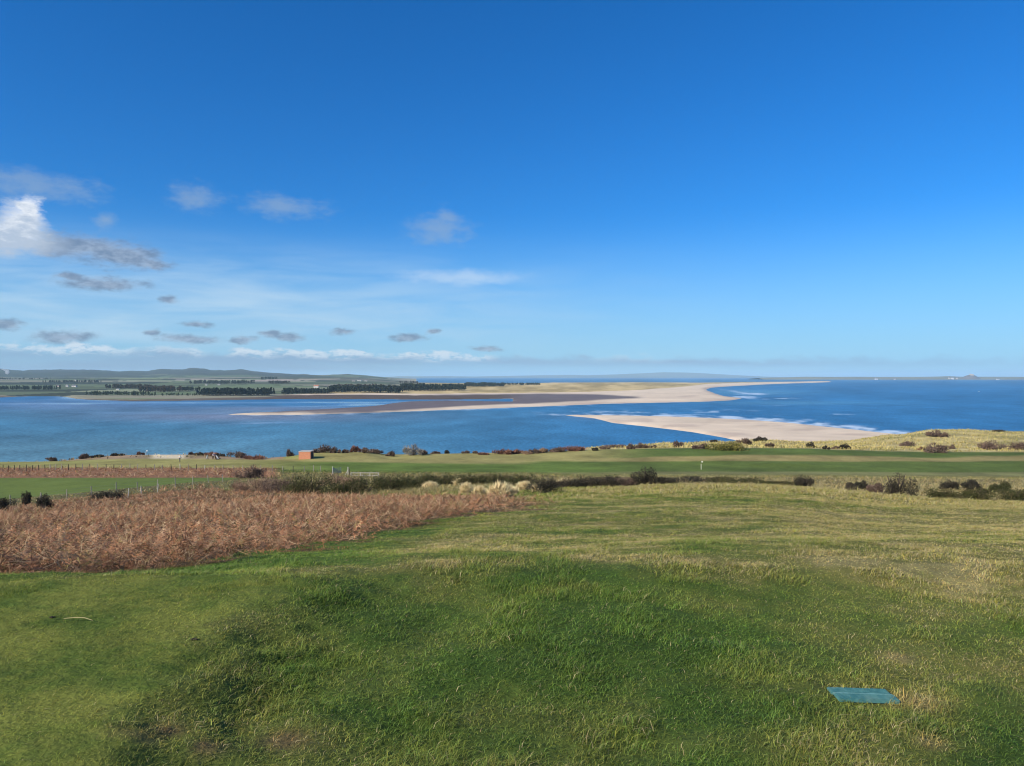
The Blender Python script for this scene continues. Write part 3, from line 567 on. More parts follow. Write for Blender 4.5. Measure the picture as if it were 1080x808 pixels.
# ------------------------------------------------------------------ haze
mh = bpy.data.materials.new('haze_air'); mh.use_nodes = True; th = mh.node_tree; th.nodes.clear()
oh = N(th, 'ShaderNodeOutputMaterial'); pv = N(th, 'ShaderNodeVolumePrincipled'); LK(th, pv.outputs[0], oh.inputs['Volume'])
pv.inputs['Color'].default_value = (.60, .86, 1, 1); pv.inputs['Density'].default_value = 4.0e-5; pv.inputs['Anisotropy'].default_value = 0.0
hz = MB().box(0, 29000, 120, 60000, 60600, 262).build('haze', mh); tag(hz, kind='stuff')

# ------------------------------------------------------------------ grass, as blades
PALG = lambda base, n: base
def blades(X, Y, Z, h, w, col, lean=.5, name='grass'):
    n = len(X); yaw = rng.uniform(0, 2 * math.pi, n); ly = rng.normal(.2, 1.5, n); la = np.abs(rng.normal(lean, .3, n))
    sx, sy = np.cos(yaw) * w / 2, np.sin(yaw) * w / 2
    dx, dy = np.cos(ly) * la, np.sin(ly) * la; up = 1 / np.sqrt(1 + la * la)
    B = np.stack([X, Y, Z - .01], 1); side = np.stack([sx, sy, np.zeros(n)], 1)
    mid = B + np.stack([dx * .25, dy * .25, .62 * np.ones(n)], 1) * h[:, None] * (.5 + .5 * up)[:, None]
    tip = B + np.stack([dx * .9, dy * .9, up], 1) * h[:, None]
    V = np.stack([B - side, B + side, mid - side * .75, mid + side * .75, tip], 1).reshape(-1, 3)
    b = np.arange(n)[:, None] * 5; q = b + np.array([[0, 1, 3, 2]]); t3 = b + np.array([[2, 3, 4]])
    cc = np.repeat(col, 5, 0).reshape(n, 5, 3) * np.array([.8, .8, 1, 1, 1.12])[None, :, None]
    return V, q, t3, cc.reshape(-1, 3)
mpx, mpy = 909.0, 737.0
PLX, PLY, _pz = ground_at(909, 737); GV, GQ, GT, GC = [], [], [], []; off = 0
bands = [(2.7, 3.8, 10500, .0032), (3.8, 5, 9500, .0036), (5, 7, 7000, .0042), (7, 10, 3600, .0052), (10, 15, 1900, .008), (15, 24, 850, .012), (24, 40, 330, .020), (40, 75, 110, .036), (75, 170, 10, .10)]
for (y0, y1, rho, bw) in bands:
    mg_ = 3.0 if y1 <= 15 else 4.0     # margin each side so the sward goes on beyond the frame
    n = int(rho * ((.86 * (y1 * y1 - y0 * y0)) + 2 * mg_ * (y1 - y0))); ymx = y1; Yb = rng.uniform(y0, y1, n * 2); kk = rng.uniform(0, 1, n * 2) < (.86 * Yb + mg_) / (.86 * y1 + mg_); Yb = Yb[kk][:n]; n = len(Yb)
    Xb = rng.uniform(-1, 1, n) * (.86 * Yb + mg_)
    # clumping
    cl = fbm(Xb, Yb, .10 + bw * 10, 2, 101) + .5
    k = rng.uniform(0, 1, n) < np.clip(cl * 1.5 + .15, 0, 1); Xb, Yb = Xb[k], Yb[k]
    Zb = near_z(Xb, Yb); q = zones(Xb, Yb, Zb)
    gap = ss(fbm(Xb, Yb, 2.2, 3, 151), .10, .22) * (Yb < 40); keep = (rng.uniform(0, 1, len(Xb)) > q['br'] * (1.04 - .6 * gap - .45 * ss(q['y'], np.interp(q['px'], *BR_LO) - 16, np.interp(q['px'], *BR_LO)))) & (q['fld'] < .5) & (q['fw'] < .4) & (q['br2'] < .5) & (rng.uniform(0, 1, len(Xb)) > q['soil'] * np.where(Xb > 0, .35, .7))
    keep &= ~((np.abs(Xb - PLX) < .152 + rng.normal(0, .014, len(Xb))) & (np.abs(Yb - PLY - .014) < .060 + rng.normal(0, .012, len(Xb))))
    keep &= ~((q['belt'] > .5) & (rng.uniform(0, 1, len(Xb)) < .3))
    keep &= rng.uniform(0, 1, len(Xb)) > q['tee'] * .15
    Xb, Yb, Zb = Xb[keep], Yb[keep], Zb[keep]; q = {a: b[keep] for a, b in q.items()}; n = len(Xb)
    tee = q['tee']; dry = q['dry']; tuss = ss(fbm(Xb, Yb, .5, 3, 111), -.05, .25)
    hh = (.032 + .042 * tuss) * (1 - tee) + .026 * tee
    hh = hh * (1 - .22 * ss(Yb, 5.5, 7.5) * (1 - tee) + .25 * ss(Yb, 12, 24) + 2.6 * ss(Yb, 30, 52)) + .022 * tee * ss(Yb, 5.5, 6.0) * tuss; hh = hh * (1 - .10 * ss(q['px'], 700, 900) * ss(-Yb, -9, -6) * (1 - tee))
    hh = hh * rng.uniform(.35, 1.5, n) * (1 + 1.3 * q['belt'] * (q['px'] > 270)); hh = np.where(rng.uniform(0, 1, n) < .02 * (1 - tee), hh * 1.6, hh)
    c = q['col'] * (2.45 - .45 * tee - .12 * ss(Yb, 8, 20) + 1.5 * fbm(Xb, Yb, .14 + bw * 6, 3, 141) + .9 * fbm(Xb, Yb, 1.1, 3, 142))[:, None] * np.array([1.06, 1.0, .9]); r = rng.uniform(0, 1, n)
    straw = r < (.03 + .34 * ss(dry, .3, 1.0) + .03 * ss(Yb, 3.3, 3.9) * (1 - ss(Yb, 3.9, 4.4)) * ss(tuss, .3, .9) ) * (1 - .75 * tee)
    strawc = np.array([(.46, .38, .18), (.36, .285, .13), (.56, .47, .25)])[rng.integers(0, 3, n)]
    c = np.where(straw[:, None], strawc, c * np.array([1, 1, 1]) * rng.uniform(.58, 1.45, (n, 1)) * np.stack([rng.uniform(.8, 1.25, n), np.ones(n), rng.uniform(.7, 1.2, n)], 1))
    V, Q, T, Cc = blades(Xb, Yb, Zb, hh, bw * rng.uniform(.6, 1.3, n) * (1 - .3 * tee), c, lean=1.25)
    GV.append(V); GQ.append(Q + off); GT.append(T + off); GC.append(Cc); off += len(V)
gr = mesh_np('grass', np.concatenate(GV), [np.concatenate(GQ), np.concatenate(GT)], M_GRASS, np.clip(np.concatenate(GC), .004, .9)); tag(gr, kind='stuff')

# ------------------------------------------------------------------ bracken: collapsed fronds with side leaflets
def fronds(X, Y, Z, L, wst, pal, nleaf=7, lift=.22, name='bracken'):
    n = len(X); yaw = rng.uniform(0, 2 * math.pi, n); tilt = rng.normal(lift, .35, n); d = np.stack([np.cos(yaw) * np.cos(tilt), np.sin(yaw) * np.cos(tilt), np.sin(tilt)], 1)
    s = np.cross(d, np.tile([0, 0, 1.], (n, 1)) + rng.normal(size=(n, 3)) * .3); s /= np.linalg.norm(s, axis=1)[:, None]
    B = np.stack([X, Y, Z + rng.uniform(0, .20, n)], 1); P = np.array(pal); col = P[rng.integers(0, len(P), n)] * rng.uniform(.75, 1.25, (n, 1))
    Vs = [B - s * wst[:, None] * .5, B + s * wst[:, None] * .5, B + d * L[:, None]]
    for k in range(nleaf):
        t_ = .3 + .65 * (k + .5) / nleaf; sg = 1 if k % 2 else -1; c0 = B + d * (L * t_)[:, None]; ll = L * .34 * (1.15 - t_)
        e = c0 + (s * sg + d * .45 + np.array([0, 0, -.35]) + rng.normal(size=(n, 3)) * .25) * ll[:, None]
        Vs += [c0, c0 + d * (wst * 1.2 + L * .010)[:, None], e]
    m = len(Vs); V = np.stack(Vs, 1).reshape(-1, 3); return V, np.arange(len(V)).reshape(-1, 3), np.repeat(col, m, 0)
PB = [(.40, .195, .10), (.34, .155, .08), (.44, .26, .15), (.20, .105, .06), (.35, .20, .12), (.46, .32, .19), (.37, .17, .085), (.26, .20, .08)]
FV, FT, FC = [], [], []; off = 0
for (y0, y1, rho, L0, w0, nl) in [(7, 10, 330, .32, .007, 10), (10, 16, 190, .36, .009, 9), (16, 28, 85, .42, .014, 7), (28, 50, 52, .36, .022, 6), (50, 90, 20, .40, .04, 4), (90, 172, 3.2, .8, .11, 2)]:
    n = int(rho * .5 * 1.15 * (y1 * y1 - y0 * y0)); Yb = np.sqrt(rng.uniform(y0 * y0, y1 * y1, n)); Xb = rng.uniform(-1.0, .18, n) * Yb
    Zb = near_z(Xb, Yb); q = zones(Xb, Yb, Zb); cl = fbm(Xb, Yb, 1.3, 3, 121) + .5 ; cg = fbm(Xb, Yb, 6, 3, 122)
    m = np.maximum(q['br'], q['br2']); k = (rng.uniform(0, 1, n) < np.clip(cl * 1.5 + .1, .15, 1) * np.clip(m, 0, 1) * (1 - .75 * ss(q['px'], 440, 600))) & (m > .15) & (rng.uniform(0, 1, n) > .7 * ss(cg, .12, .3)) & (rng.uniform(0, 1, n) > .6 * ss(fbm(Xb, Yb, 2.2, 3, 151), .10, .22) * (Yb < 40))
    Xb, Yb, Zb, cl = Xb[k], Yb[k], Zb[k], cl[k]; n = len(Xb)
    V, T, C_ = fronds(Xb, Yb, Zb + (cl - .5) * .35, L0 * rng.uniform(.4, 1.3, n), w0 * rng.uniform(.7, 1.3, n), PB, nl)
    ks = rng.uniform(0, 1, n) < .26
    V2, T2, C2 = fronds(Xb[ks], Yb[ks], Zb[ks] + .08, L0 * rng.uniform(.7, 1.7, ks.sum()), w0 * rng.uniform(.7, 1.1, ks.sum()), [(.46, .31, .17), (.54, .39, .22), (.40, .23, .12)], 0, .30)
    FV.append(V2); FT.append(T2 + off); FC.append(C2); off += len(V2)
    C_ = C_ * (1 + np.repeat(fbm(Xb, Yb, 4, 3, 123), len(V) // max(n, 1)) * .9)[:, None]
    FV.append(V); FT.append(T + off); FC.append(C_); off += len(V)
bk = mesh_np('bracken', np.concatenate(FV), [np.concatenate(FT)], M_DRY, np.clip(np.concatenate(FC), .01, .9)); tag(bk, kind='stuff')

# marram grass on the dunes and the bluff edge
n = 90000; Yb = rng.uniform(196, 430, n); pxb = rng.uniform(-60, 1150, n); Xb = (pxb - CX) / F * Yb; Zb = near_z(Xb, Yb); q = zones(Xb, Yb, Zb)
k = (q['du'] > .5) & (Zb > 1.8) & (fbm(Xb, Yb, 6, 3, 131) > -.10) & (rng.uniform(0, 1, n) < .25 + .75 * ss(pxb, 600, 720)); Xb, Yb, Zb = Xb[k], Yb[k], Zb[k]; n = len(Xb)
c = q['col'][k] * rng.uniform(.65, 1.35, (n, 1)) * np.where(rng.uniform(0, 1, (n, 1)) < .25, np.array((.75, .85, .6)), np.array((1.1, 1.08, .95)))
V, Q, T, Cc = blades(Xb, Yb, Zb, rng.uniform(.35, .95, n), rng.uniform(.12, .3, n), c, .6)
mg = mesh_np('marram_grass', V, [Q, T], M_DRY, np.clip(Cc, .01, .9)); tag(mg, kind='stuff')

# ------------------------------------------------------------------ woods and far-off trees
def wood(px0, px1, yt, yb, pal=(.018, .026, .016), ntr=90, back=70, kind='pine', ragged=.25):
    Vs, Cs = [], []; tr = MB(); _, Y0, _z = far_at((px0 + px1) / 2, yb); xo = (( px0 + px1) / 2 - CX) / F * Y0
    for i in range(int(ntr * 1.2)):
        px = rng.uniform(px0, px1); Y = Y0 + rng.uniform(0, back); X = (px - CX) / F * Y0; z = float(far_z(px, np.array(Y)))
        H = max(2.5, (z_of(yt - .1, Y0) - float(far_z(px, np.array(Y0)))) * rng.uniform(1 - ragged, 1.08)); r = max(H * .26, .5 * Y0 / F)
        m = 46; t_ = rng.uniform(.22, 1, m); rad = r * (1.15 - t_ if kind == 'pine' else np.sqrt(np.clip(1 - (2 * t_ - 1.15) ** 2, .05, 1))) * rng.uniform(.3, 1, m); a = rng.uniform(0, 6.28, m)
        C = np.stack([X + rad * np.cos(a), Y + rad * np.sin(a), z + t_ * H], 1); V, _ = tri_cloud(C, H * .20, 1.2); Vs.append(V)
        Cs.append(np.repeat(np.array(pal) * rng.uniform(.7, 1.5, (m, 1)), 3, 0)); 
        if i % 3 == 0: tr.box(X, Y, z + H * .2, H * .05, H * .05, H * .45)
    V = np.concatenate(Vs); o = mesh_np('wood', V, [np.arange(len(V)).reshape(-1, 3)], M_LEAF, np.concatenate(Cs)); tag(o, kind='stuff')
    t_o = tr.build('trunks', M_BARK, o); t_o['kind'] = 'stuff'; return o
DG = (.020, .030, .018); BR = (.055, .042, .03)
for a in [(-40, 48, 407.4, 411.6, DG, 110, 90), (207, 281, 410.2, 417.6, (.014, .022, .012), 170, 60), (297, 308, 410.0, 416.2, DG, 40, 50), (311, 345, 410.2, 415.6, DG, 80, 50),
          (345, 420, 407.2, 414.2, DG, 170, 80, 'oak'), (352, 402, 405.8, 410.6, BR, 80, 80, 'oak'), (421, 446, 405.2, 412.6, DG, 70, 60, 'oak'), (443, 490, 405.8, 412.2, DG, 110, 60, 'oak'), (489, 531, 404.0, 408.2, DG, 110, 90, 'oak'), (531, 571, 404.0, 406.4, DG, 90, 100, 'oak'),
          (84, 150, 413.2, 417.4, (.03, .045, .02), 55, 60, 'oak'), (150, 206, 415.0, 417.8, (.03, .045, .02), 30, 60, 'oak'), (108, 150, 405.6, 410.4, BR, 60, 80, 'oak'), (146, 180, 407.6, 413.6, (.07, .05, .035), 60, 80, 'oak'), (180, 201, 408.6, 412.6, DG, 40, 80, 'oak'),
          (40, 92, 401.2, 404.0, DG, 60, 200), (-40, 40, 398.6, 400.6, DG, 60, 200), (196, 262, 401.4, 405.2, (.035, .04, .03), 80, 150, 'oak'), (282, 302, 401.8, 405.0, BR, 30, 90, 'oak'), (272, 290, 397.6, 400.2, DG, 25, 100, 'oak'), (420, 440, 402.0, 404.5, BR, 30, 90, 'oak')]:
    wood(*a)

# ------------------------------------------------------------------ bushes on the bluff and dunes
GB = 'bushes along the bluff and dunes'
BUSH = [
 (49,59,482.0,485.2,'brown','low dark bush, leftmost on the bluff edge above the bay'),
 (83,94,477.8,484.0,'brown','rounded dark bush on the rising bluff edge at the far left'),
 (93,100,480.6,483.2,'brown','small bush touching the right side of the rounded far left bluff bush'),
 (99,109,479.2,482.4,'dark','flat dark bush left of the white pin on the bluff'),
 (118,129,478.0,480.8,'dark','flat dark bush nearest the left side of the white pin on the bluff'),
 (144,151,476.2,479.2,'red','small reddish bush just left of the white pin at the bluff edge'),
 (199,205,476.8,479.6,'brown','tiny bush at the right end of the pale sandy bluff lip'),
 (206,217,477.0,480.2,'dark','low black-brown bush on the bluff between the lone golfer and the trolley'),
 (217,231,476.4,480.4,'red','reddish brown bush on the bluff right behind the golfers'),
 (228,237,478.4,481.2,'dark','small dark bush just right of the golfers on the bluff'),
 (240,259,475.6,482.4,'brown','broad domed grey-brown bush on the bluff right of the golfers'),
 (258,280,479.6,484.4,'red','long low reddish bush beside the broad domed bush'),
 (301,311,473.2,478.8,'brown','small bush standing just left of the red brick hut'),
 (331,350,468.8,477.4,'brown','largest wind-shaped bush right of the red brick hut'),
 (349,359,470.6,477.8,'brown','round bush second to the right of the brick hut'),
 (360,367,473.4,477.6,'brown','smallest of the three bushes right of the brick hut'),
 (369,381,469.6,477.0,'red','reddish bush with pointed top leaning left above rust-coloured grass'),
 (379,390,471.6,478.0,'brown','round bush in the middle of the clump above rust-coloured grass'),
 (389,404,473.2,478.2,'brown','low bush at the right end of the clump above rust-coloured grass'),
 (408,418,475.0,481.4,'brown','single dark ball-shaped bush between the clump and the pale grey bush'),
 (426,446,468.2,480.4,'grey','tall pale grey leafless bush standing above the bluff edge'),
 (438,451,473.0,479.4,'brown','dark bush half hidden by the pale grey leafless bush'),
 (455,464,475.6,478.2,'brown','flat bush just right of the pale grey leafless bush'),
 (468,474,474.8,477.2,'dark','tiny dark bush on the green hump of the bluff edge'),
 (487,495,475.4,478.2,'brown','small bush on the bluff edge above the straw tussocks, left of a pair'),
 (496,503,475.6,478.4,'brown','small bush on the bluff edge above the straw tussocks, right of a pair'),
 (505,516,476.8,479.6,'red','low reddish bush on the bluff edge left of the twin-topped bush'),
 (521,538,473.0,479.2,'red','reddish twin-topped bush on the bluff in the middle of the picture'),
 (540,551,473.4,478.8,'red','reddish domed bush right of the twin-topped bush'),
 (551,561,475.0,479.2,'tan','tan bush between the reddish domed bush and the next brown one'),
 (558,568,472.6,478.4,'brown','brown bush left of the rust-tan bush on the central bluff'),
 (567,579,472.0,477.8,'tan','rust-tan bush on the central bluff edge'),
 (579,594,471.4,476.8,'brown','brown bush joined to the long low dome on the central bluff'),
 (591,614,469.8,475.8,'red','long low purplish dome of scrub on the central bluff edge'),
 (625,631,471.8,475.4,'dark','tiny dark bush alone in the gap after the purplish dome'),
 (632,643,470.4,473.8,'brown','low bush at the left end of the sandy dune lip'),
 (638,662,469.0,471.8,'brown','thin strip of scrub along the top of the sandy dune lip'),
 (661,671,467.4,473.8,'brown','left of two touching bushes on the sandy dune lip'),
 (669,682,466.8,472.8,'brown','right of two touching bushes on the sandy dune lip'),
 (685,693,469.2,472.4,'brown','small bush on pale dune grass just before the lone round bush'),
 (708,720,464.2,472.0,'brown','lone round dark bush on pale dune grass below the tip of the bay'),
 (729,738,468.8,473.4,'brown','small dark bush left of the one beside the yellow-green gorse'),
 (737,749,467.0,473.6,'brown','rounded brown bush immediately left of the yellow-green gorse'),
 (750,757,463.8,466.6,'dark','small dark speck of a bush at the shore of the bay'),
 (749,793,465.4,474.4,'mustard','large yellow-green gorse mound at the dune foot'),
 (779,793,461.2,468.6,'brown','brown bush behind the right end of the yellow-green gorse'),
 (796,808,460.4,465.4,'dark','dark bush at the edge of the bare beach sand'),
 (807,817,466.6,471.8,'brown','small brown bush right of the yellow-green gorse on pale grass'),
 (851,859,465.2,472.2,'dark','narrow upright dark bush below the sandbar'),
 (868,874,469.8,474.0,'dark','tiny dark bush between the narrow upright bush and the dome beside the green'),
 (878,887,470.2,473.8,'brown','low brown bush touching the dark dome beside the green'),
 (886,898,467.2,473.8,'dark','dark leaning dome where the beach meets the dune hill'),
 (951,965,464.8,470.8,'brown','bush in the hollow on the left flank of the dune hill'),
 (978,998,453.0,460.4,'brown','flat-topped brown bush on the crest of the dune hill'),
 (975,1001,466.8,477.4,'brown','large dark oval bush at the foot of the dune hill'),
 (1000,1008,468.8,473.4,'brown','small bush just right of the large dark oval bush'),
 (968,974,471.2,474.8,'red','tiny reddish bush just left of the large dark oval bush'),
 (1036,1072,463.4,474.4,'brown','widest brown thicket on the dune hill near the right edge'),
 (1066,1090,464.8,474.8,'brown','lighter brown thicket cut by the right edge of the picture'),
 (1049,1061,453.2,455.8,'dark','dark sliver of bush on the dune skyline at the right')]
for (a, b, yt, yb, pal, lab) in BUSH:
    w = b - a; a -= .06 * w; b += .06 * w; shrub('gorse_bush' if pal == 'mustard' else 'bush', lab, 'bush', a, b, yt, yb, pal, int(200 + 45 * w), GB, leafpx=.95)

# ------------------------------------------------------------------ hedge belt: gorse and scrub near the fence line
GH = 'gorse and scrub bushes of the hedge belt'
HEDGE = [
 (250,292,503,520,'tan','purplish tan scrub where the hedge belt starts, left of the dark gorse'),
 (286,318,504,520,'brown','brown scrub between the tan scrub and the darkest gorse'),
 (308,352,500.5,521,'gorse','darkest gorse bush in front of the wooden gate'),
 (342,372,500,513,'tan','reddish scrub right under the gate posts'),
 (348,378,507,522,'gorse','gorse bush low in the hedge below the gate rail'),
 (370,404,503,520,'gorse','dense gorse bush below the right end of the rail'),
 (396,428,501.5,519,'gorse','gorse bush just right of the rail end'),
 (424,456,500.5,517,'gorse','bright green gorse bush behind the first straw tussock'),
 (452,486,500,513,'gorse','gorse bush between the first two straw tussocks'),
 (482,512,499.6,514,'gorse','gorse bush with flat top behind the narrow straw tussock'),
 (508,544,499.8,512,'gorse','dark green gorse behind the largest straw tussock'),
 (540,566,501.5,515,'gorse','green gorse at the right of the largest straw tussock'),
 (560,584,504,521,'dark','dark olive bush left of the lone cream tussock'),
 (582,612,505.5,522,'dark','brown-black bush in front of the lone cream tussock'),
 (600,628,502.5,517,'dark','low scrub bush right of the lone cream tussock'),
 (622,652,501.5,515,'dark','brown scrub bush with dark tips in mid hedge'),
 (646,672,504,514.5,'brown','brown low scrub left of the tall ragged bush'),
 (666,692,493.8,513.5,'dark','tall ragged bush sticking up above the hedge against the fairway'),
 (688,714,504,513.5,'dark','scrub bush directly right of the tall ragged bush'),
 (706,742,502.8,512,'dark','dark scrub bush at the grass brow below the flagstick'),
 (742,768,503.2,510,'gorse','small green bush on the brow right of the flagstick'),
 (766,806,504.6,512,'gorse','low olive bush on the brow, second from the flagstick'),
 (806,832,508,514,'gorse','lowest olive bush on the brow, third from the flagstick'),
 (836,862,502.6,516,'dark','compact dark bush alone on the right brow'),
 (888,906,508.4,519,'dark','dark bush at the left of a pair before the tallest bush'),
 (902,920,506.8,518,'dark','dark bush at the right of a pair before the tallest bush'),
 (916,938,509,521,'brown','brown low bush leaning against the tallest bush'),
 (993,1012,506.8,516.5,'dark','small spiky bush behind the long right-hand gorse, left one'),
 (1014,1036,506.4,517,'dark','spiky bush behind the long right-hand gorse, middle one'),
 (1044,1070,508,520,'gorse','green spiky bush behind the long right-hand gorse, right one'),
 (975,1012,515,529,'gorse','left mound of the long gorse thicket at the right brow'),
 (1006,1050,514,531,'gorse','middle mound of the long gorse thicket at the right brow'),
 (1044,1092,515,530,'gorse','right mound of the long gorse thicket cut by the picture edge'),
 (23,33,519.5,534,'dark','thin dark spiky gorse standing left among the bracken'),
 (36,54,523,538,'dark','spreading dark gorse with yellow tinge at the left bracken edge'),
 (-6,14,526,541,'dark','black-green gorse cut by the left edge of the picture'),
 (104,122,518,527,'dark','small dark gorse beside the near fence post'),
 (255,271,491.4,504.5,'brown','isolated dark thorn bush beside the far fence'),
 (928,962,497.6,524.5,'dark','tallest leafy thorn bush on the right brow')]
for (a, b, yt, yb, pal, lab) in HEDGE:
    w = b - a; X, Y, Z = ground_at((a + b) / 2, yb, 150, 40)
    if a > 560: Y = max(Y, 62); X = ((a + b) / 2 - CX) / F * Y; Z = float(near_z(X, Y))
    tree = 'tallest' in lab
    e = 0 if tree or a > 820 or b < 60 or 'tall ragged' in lab else 7
    t = shrub('thorn_tree' if tree else ('gorse_bush' if pal in ('gorse',) or 'gorse' in lab else 'scrub_bush'), lab, 'bush', a - e, b + e, yt, yb, pal, int(900 + 110 * w) if not tree else 4200, GH, trunk=tree, loc=(X, Y, Z), leafpx=.8, hang=0 if tree else 1)

# straw tussocks
for (a, b, yt, yb, lab) in [(444,463,507.2,516,'narrow pale straw tussock at the left in front of the gorse'),(478,490,503.4,513,'thin straw tussock high against the gorse, second from left'),(484,498,508,518,'straw tussock low in the hedge, left of the biggest group'),
        (498,512,512,521,'small straw tussock touching the biggest one on its left'),(512,542,506.4,523,'biggest pale straw tussock in the hedge belt'),(533,546,513,519.5,'bright little straw tussock at the foot of the biggest one'),(543,562,506.6,516,'straw tussock right of the biggest one'),
        (584,606,504.2,512,'lone cream tussock among dark bushes in mid hedge'),(560,570,511,517,'tiny straw tussock left of the lone cream tussock')]:
    X, Y, Z = ground_at((a + b) / 2, yb, 110, 40); X *= (Y - 5) / Y; Y -= 5; Z = float(near_z(X, Y)); w = (b - a) / F * Y; h = z_of(yt - 1.5, Y) - Z; m = 1300
    th_ = rng.uniform(0, 6.28, m); rr = np.sqrt(rng.uniform(0, 1, m)); bx = rr * np.cos(th_) * w * .42; by = rr * np.sin(th_) * w * .3
    L = h * rng.uniform(.55, 1.05, m) * (1 - .45 * rr ** 2); V, Q, T, Cc = blades(bx, by, np.zeros(m), L, np.full(m, .075), 1.2 * np.array(PALB['straw'])[rng.integers(0, 3, m)] * rng.uniform(.8, 1.15, (m, 1)), .45)
    o = mesh_np('grass_tussock', V, [Q, T], M_DRY, np.clip(Cc, 0, .9), loc=(X, Y, Z)); tag(o, lab, 'grass tussock', 'straw tussocks in the hedge belt')

# ------------------------------------------------------------------ fences
def post_mesh(h, r=.05):
    mb = MB(); mb.tube([(0, 0, -.3), (0, 0, h * .5), (.01, 0, h)], [r, r, r * .92], 8); mb.bm.faces.ensure_lookup_table(); return mb
def fence(name, label, pts, h, matf, wires=(.35, .6, .85), r=.05, dark=()):
    root = thing(name, label, 'fence', pts[0]); o0 = Vector(pts[0]); shared = {}
    for i, p in enumerate(pts):
        m = matf(i); 
        if m.name not in shared:
            q = post_mesh(h, r).build('post', m, root); shared[m.name] = q
        else:
            q = shared[m.name].copy(); COL.objects.link(q); q.parent = root
        q.location = Vector(p) - o0; q.rotation_euler = (rng.normal(0, .05), rng.normal(0, .05), rng.uniform(0, 6)); q.scale = (1, 1, rng.uniform(.88, 1.1))
    mb = MB()
    for wz in wires: mb.tube([Vector(p) - o0 + Vector((0, 0, h * wz)) for p in pts], .006, 4)
    mb.build('wire', M_WIRE, root); return root
xsb = [-8,-2,3,8.5,15,21,28,34,41,47.5,53,58.5,65,72,80,87,95,103,112,120,128,137,145,154,163,171,181,190,199,207,216,226,235.5,246,256,266,275,287,298.5,309,321,331,338]
ybt = np.interp(xsb, [0, 40, 140, 275, 338], [497.6, 496.0, 495.6, 497.2, 497.2])
pts = []
for px, yb in zip(xsb, ybt):
    X, Y, Z = ground_at(px, yb, 172, 120); pts.append((X, Y, Z))
Ys = np.array([p[1] for p in pts]); Ys = np.convolve(np.pad(Ys, 3, 'edge'), np.ones(7) / 7, 'valid')
pts = [((px - CX) / F * Y, Y, float(near_z((px - CX) / F * Y, Y))) for px, Y in zip(xsb, Ys)]
fence('wire_fence', 'long line of weathered posts with wire between the fairway and the brown bracken strip', pts, 1.25, lambda i: M_DARKPOST if i in (1,2,3,4,5,6,7,8,9,13,14,16,18,19,23,26,29,39) else (M_PALE if i in (10, 27, 30) else M_WOODPOST), r=.075)
pts = []
for px, yb in zip([44, 70.7, 96.6, 122.6, 145, 165.5, 185, 203.5, 220, 235], [530.5, 526.2, 523, 519.4, 517, 515.6, 513.4, 511, 509.2, 508]):
    X, Y, Z = ground_at(px, yb + .5, 150, 70); pts.append((X, Y, Z))
fence('wire_fence', 'nearer row of grey posts along the lower edge of the small green field', pts, 1.3, lambda i: M_WOODPOST, r=.055)
pts = [ground_at(px, yb, 150, 55) for px, yb in [(11, 532), (31, 531), (42, 529.5), (135, 526.5), (149, 522.5), (166, 519.5)]]
fence('wire_fence', 'broken line of short pale posts leaning in the bracken below the green field', pts, 1.15, lambda i: M_PALE if i > 2 else M_WOODPOST, wires=(.7,), r=.05)

# gate, gatepost and rails
X, Y, Z = ground_at(351, 501.5, 150, 80); GY = Y
g = thing('field_gate', 'pale wooden field gate leaf standing ajar beside its post', 'gate', (X, Y, Z), R(38))
MB().box(0, 0, .75, .14, .14, 1.9).build('gatepost', M_PALE, g)
for k in range(5): MB().box(.85, 0, .45 + .22 * k, 1.6, .035, .09).build('rail', M_PALE, g)
MB().box(.09, 0, .9, .08, .05, 1.15).build('stile', M_PALE, g); MB().box(1.66, 0, .88, .08, .05, 1.1).build('stile', M_PALE, g)
MB().box(.87, -.04, .9, 1.75, .03, .08, ry=.52).build('brace', M_PALE, g)
X2, Y2, Z2 = (367 - CX) / F * GY, GY, float(near_z((367 - CX) / F * GY, GY))
g2 = thing('gatepost', 'pale gatepost with slanting stay and dark strainer between gate and rail', 'post', (X2, Y2, Z2))
MB().box(0, 0, .75, .15, .15, 1.8).build('post', M_PALE, g2); MB().tube([(-.55, 0, .05), (-.02, 0, 1.05)], .05, 8).build('stay', M_PALE, g2); MB().box(.26, .02, .6, .13, .13, 1.4).build('strainer', M_DARKPOST, g2)
g3 = thing('rail_fence', 'low pale two-rail wooden fence running right from the gateposts', 'fence', ((370.5 - CX) / F * GY, GY - .3, float(near_z((370.5 - CX) / F * GY, GY - .3))))
L3 = 29 / F * GY; zt = z_of(498.2, GY) - g3.location.z
for k, f in enumerate((.0, .34, .68, 1.0)): MB().box(L3 * f, 0, (zt - .5) / 2 , .12, .12, zt + .5).build('post', M_PALE, g3)
MB().box(L3 / 2, -.08, zt - .06, L3, .04, .12).build('rail', M_PALE, g3); MB().box(L3 / 2, -.08, zt - .50, L3, .04, .12).build('rail', M_PALE, g3)

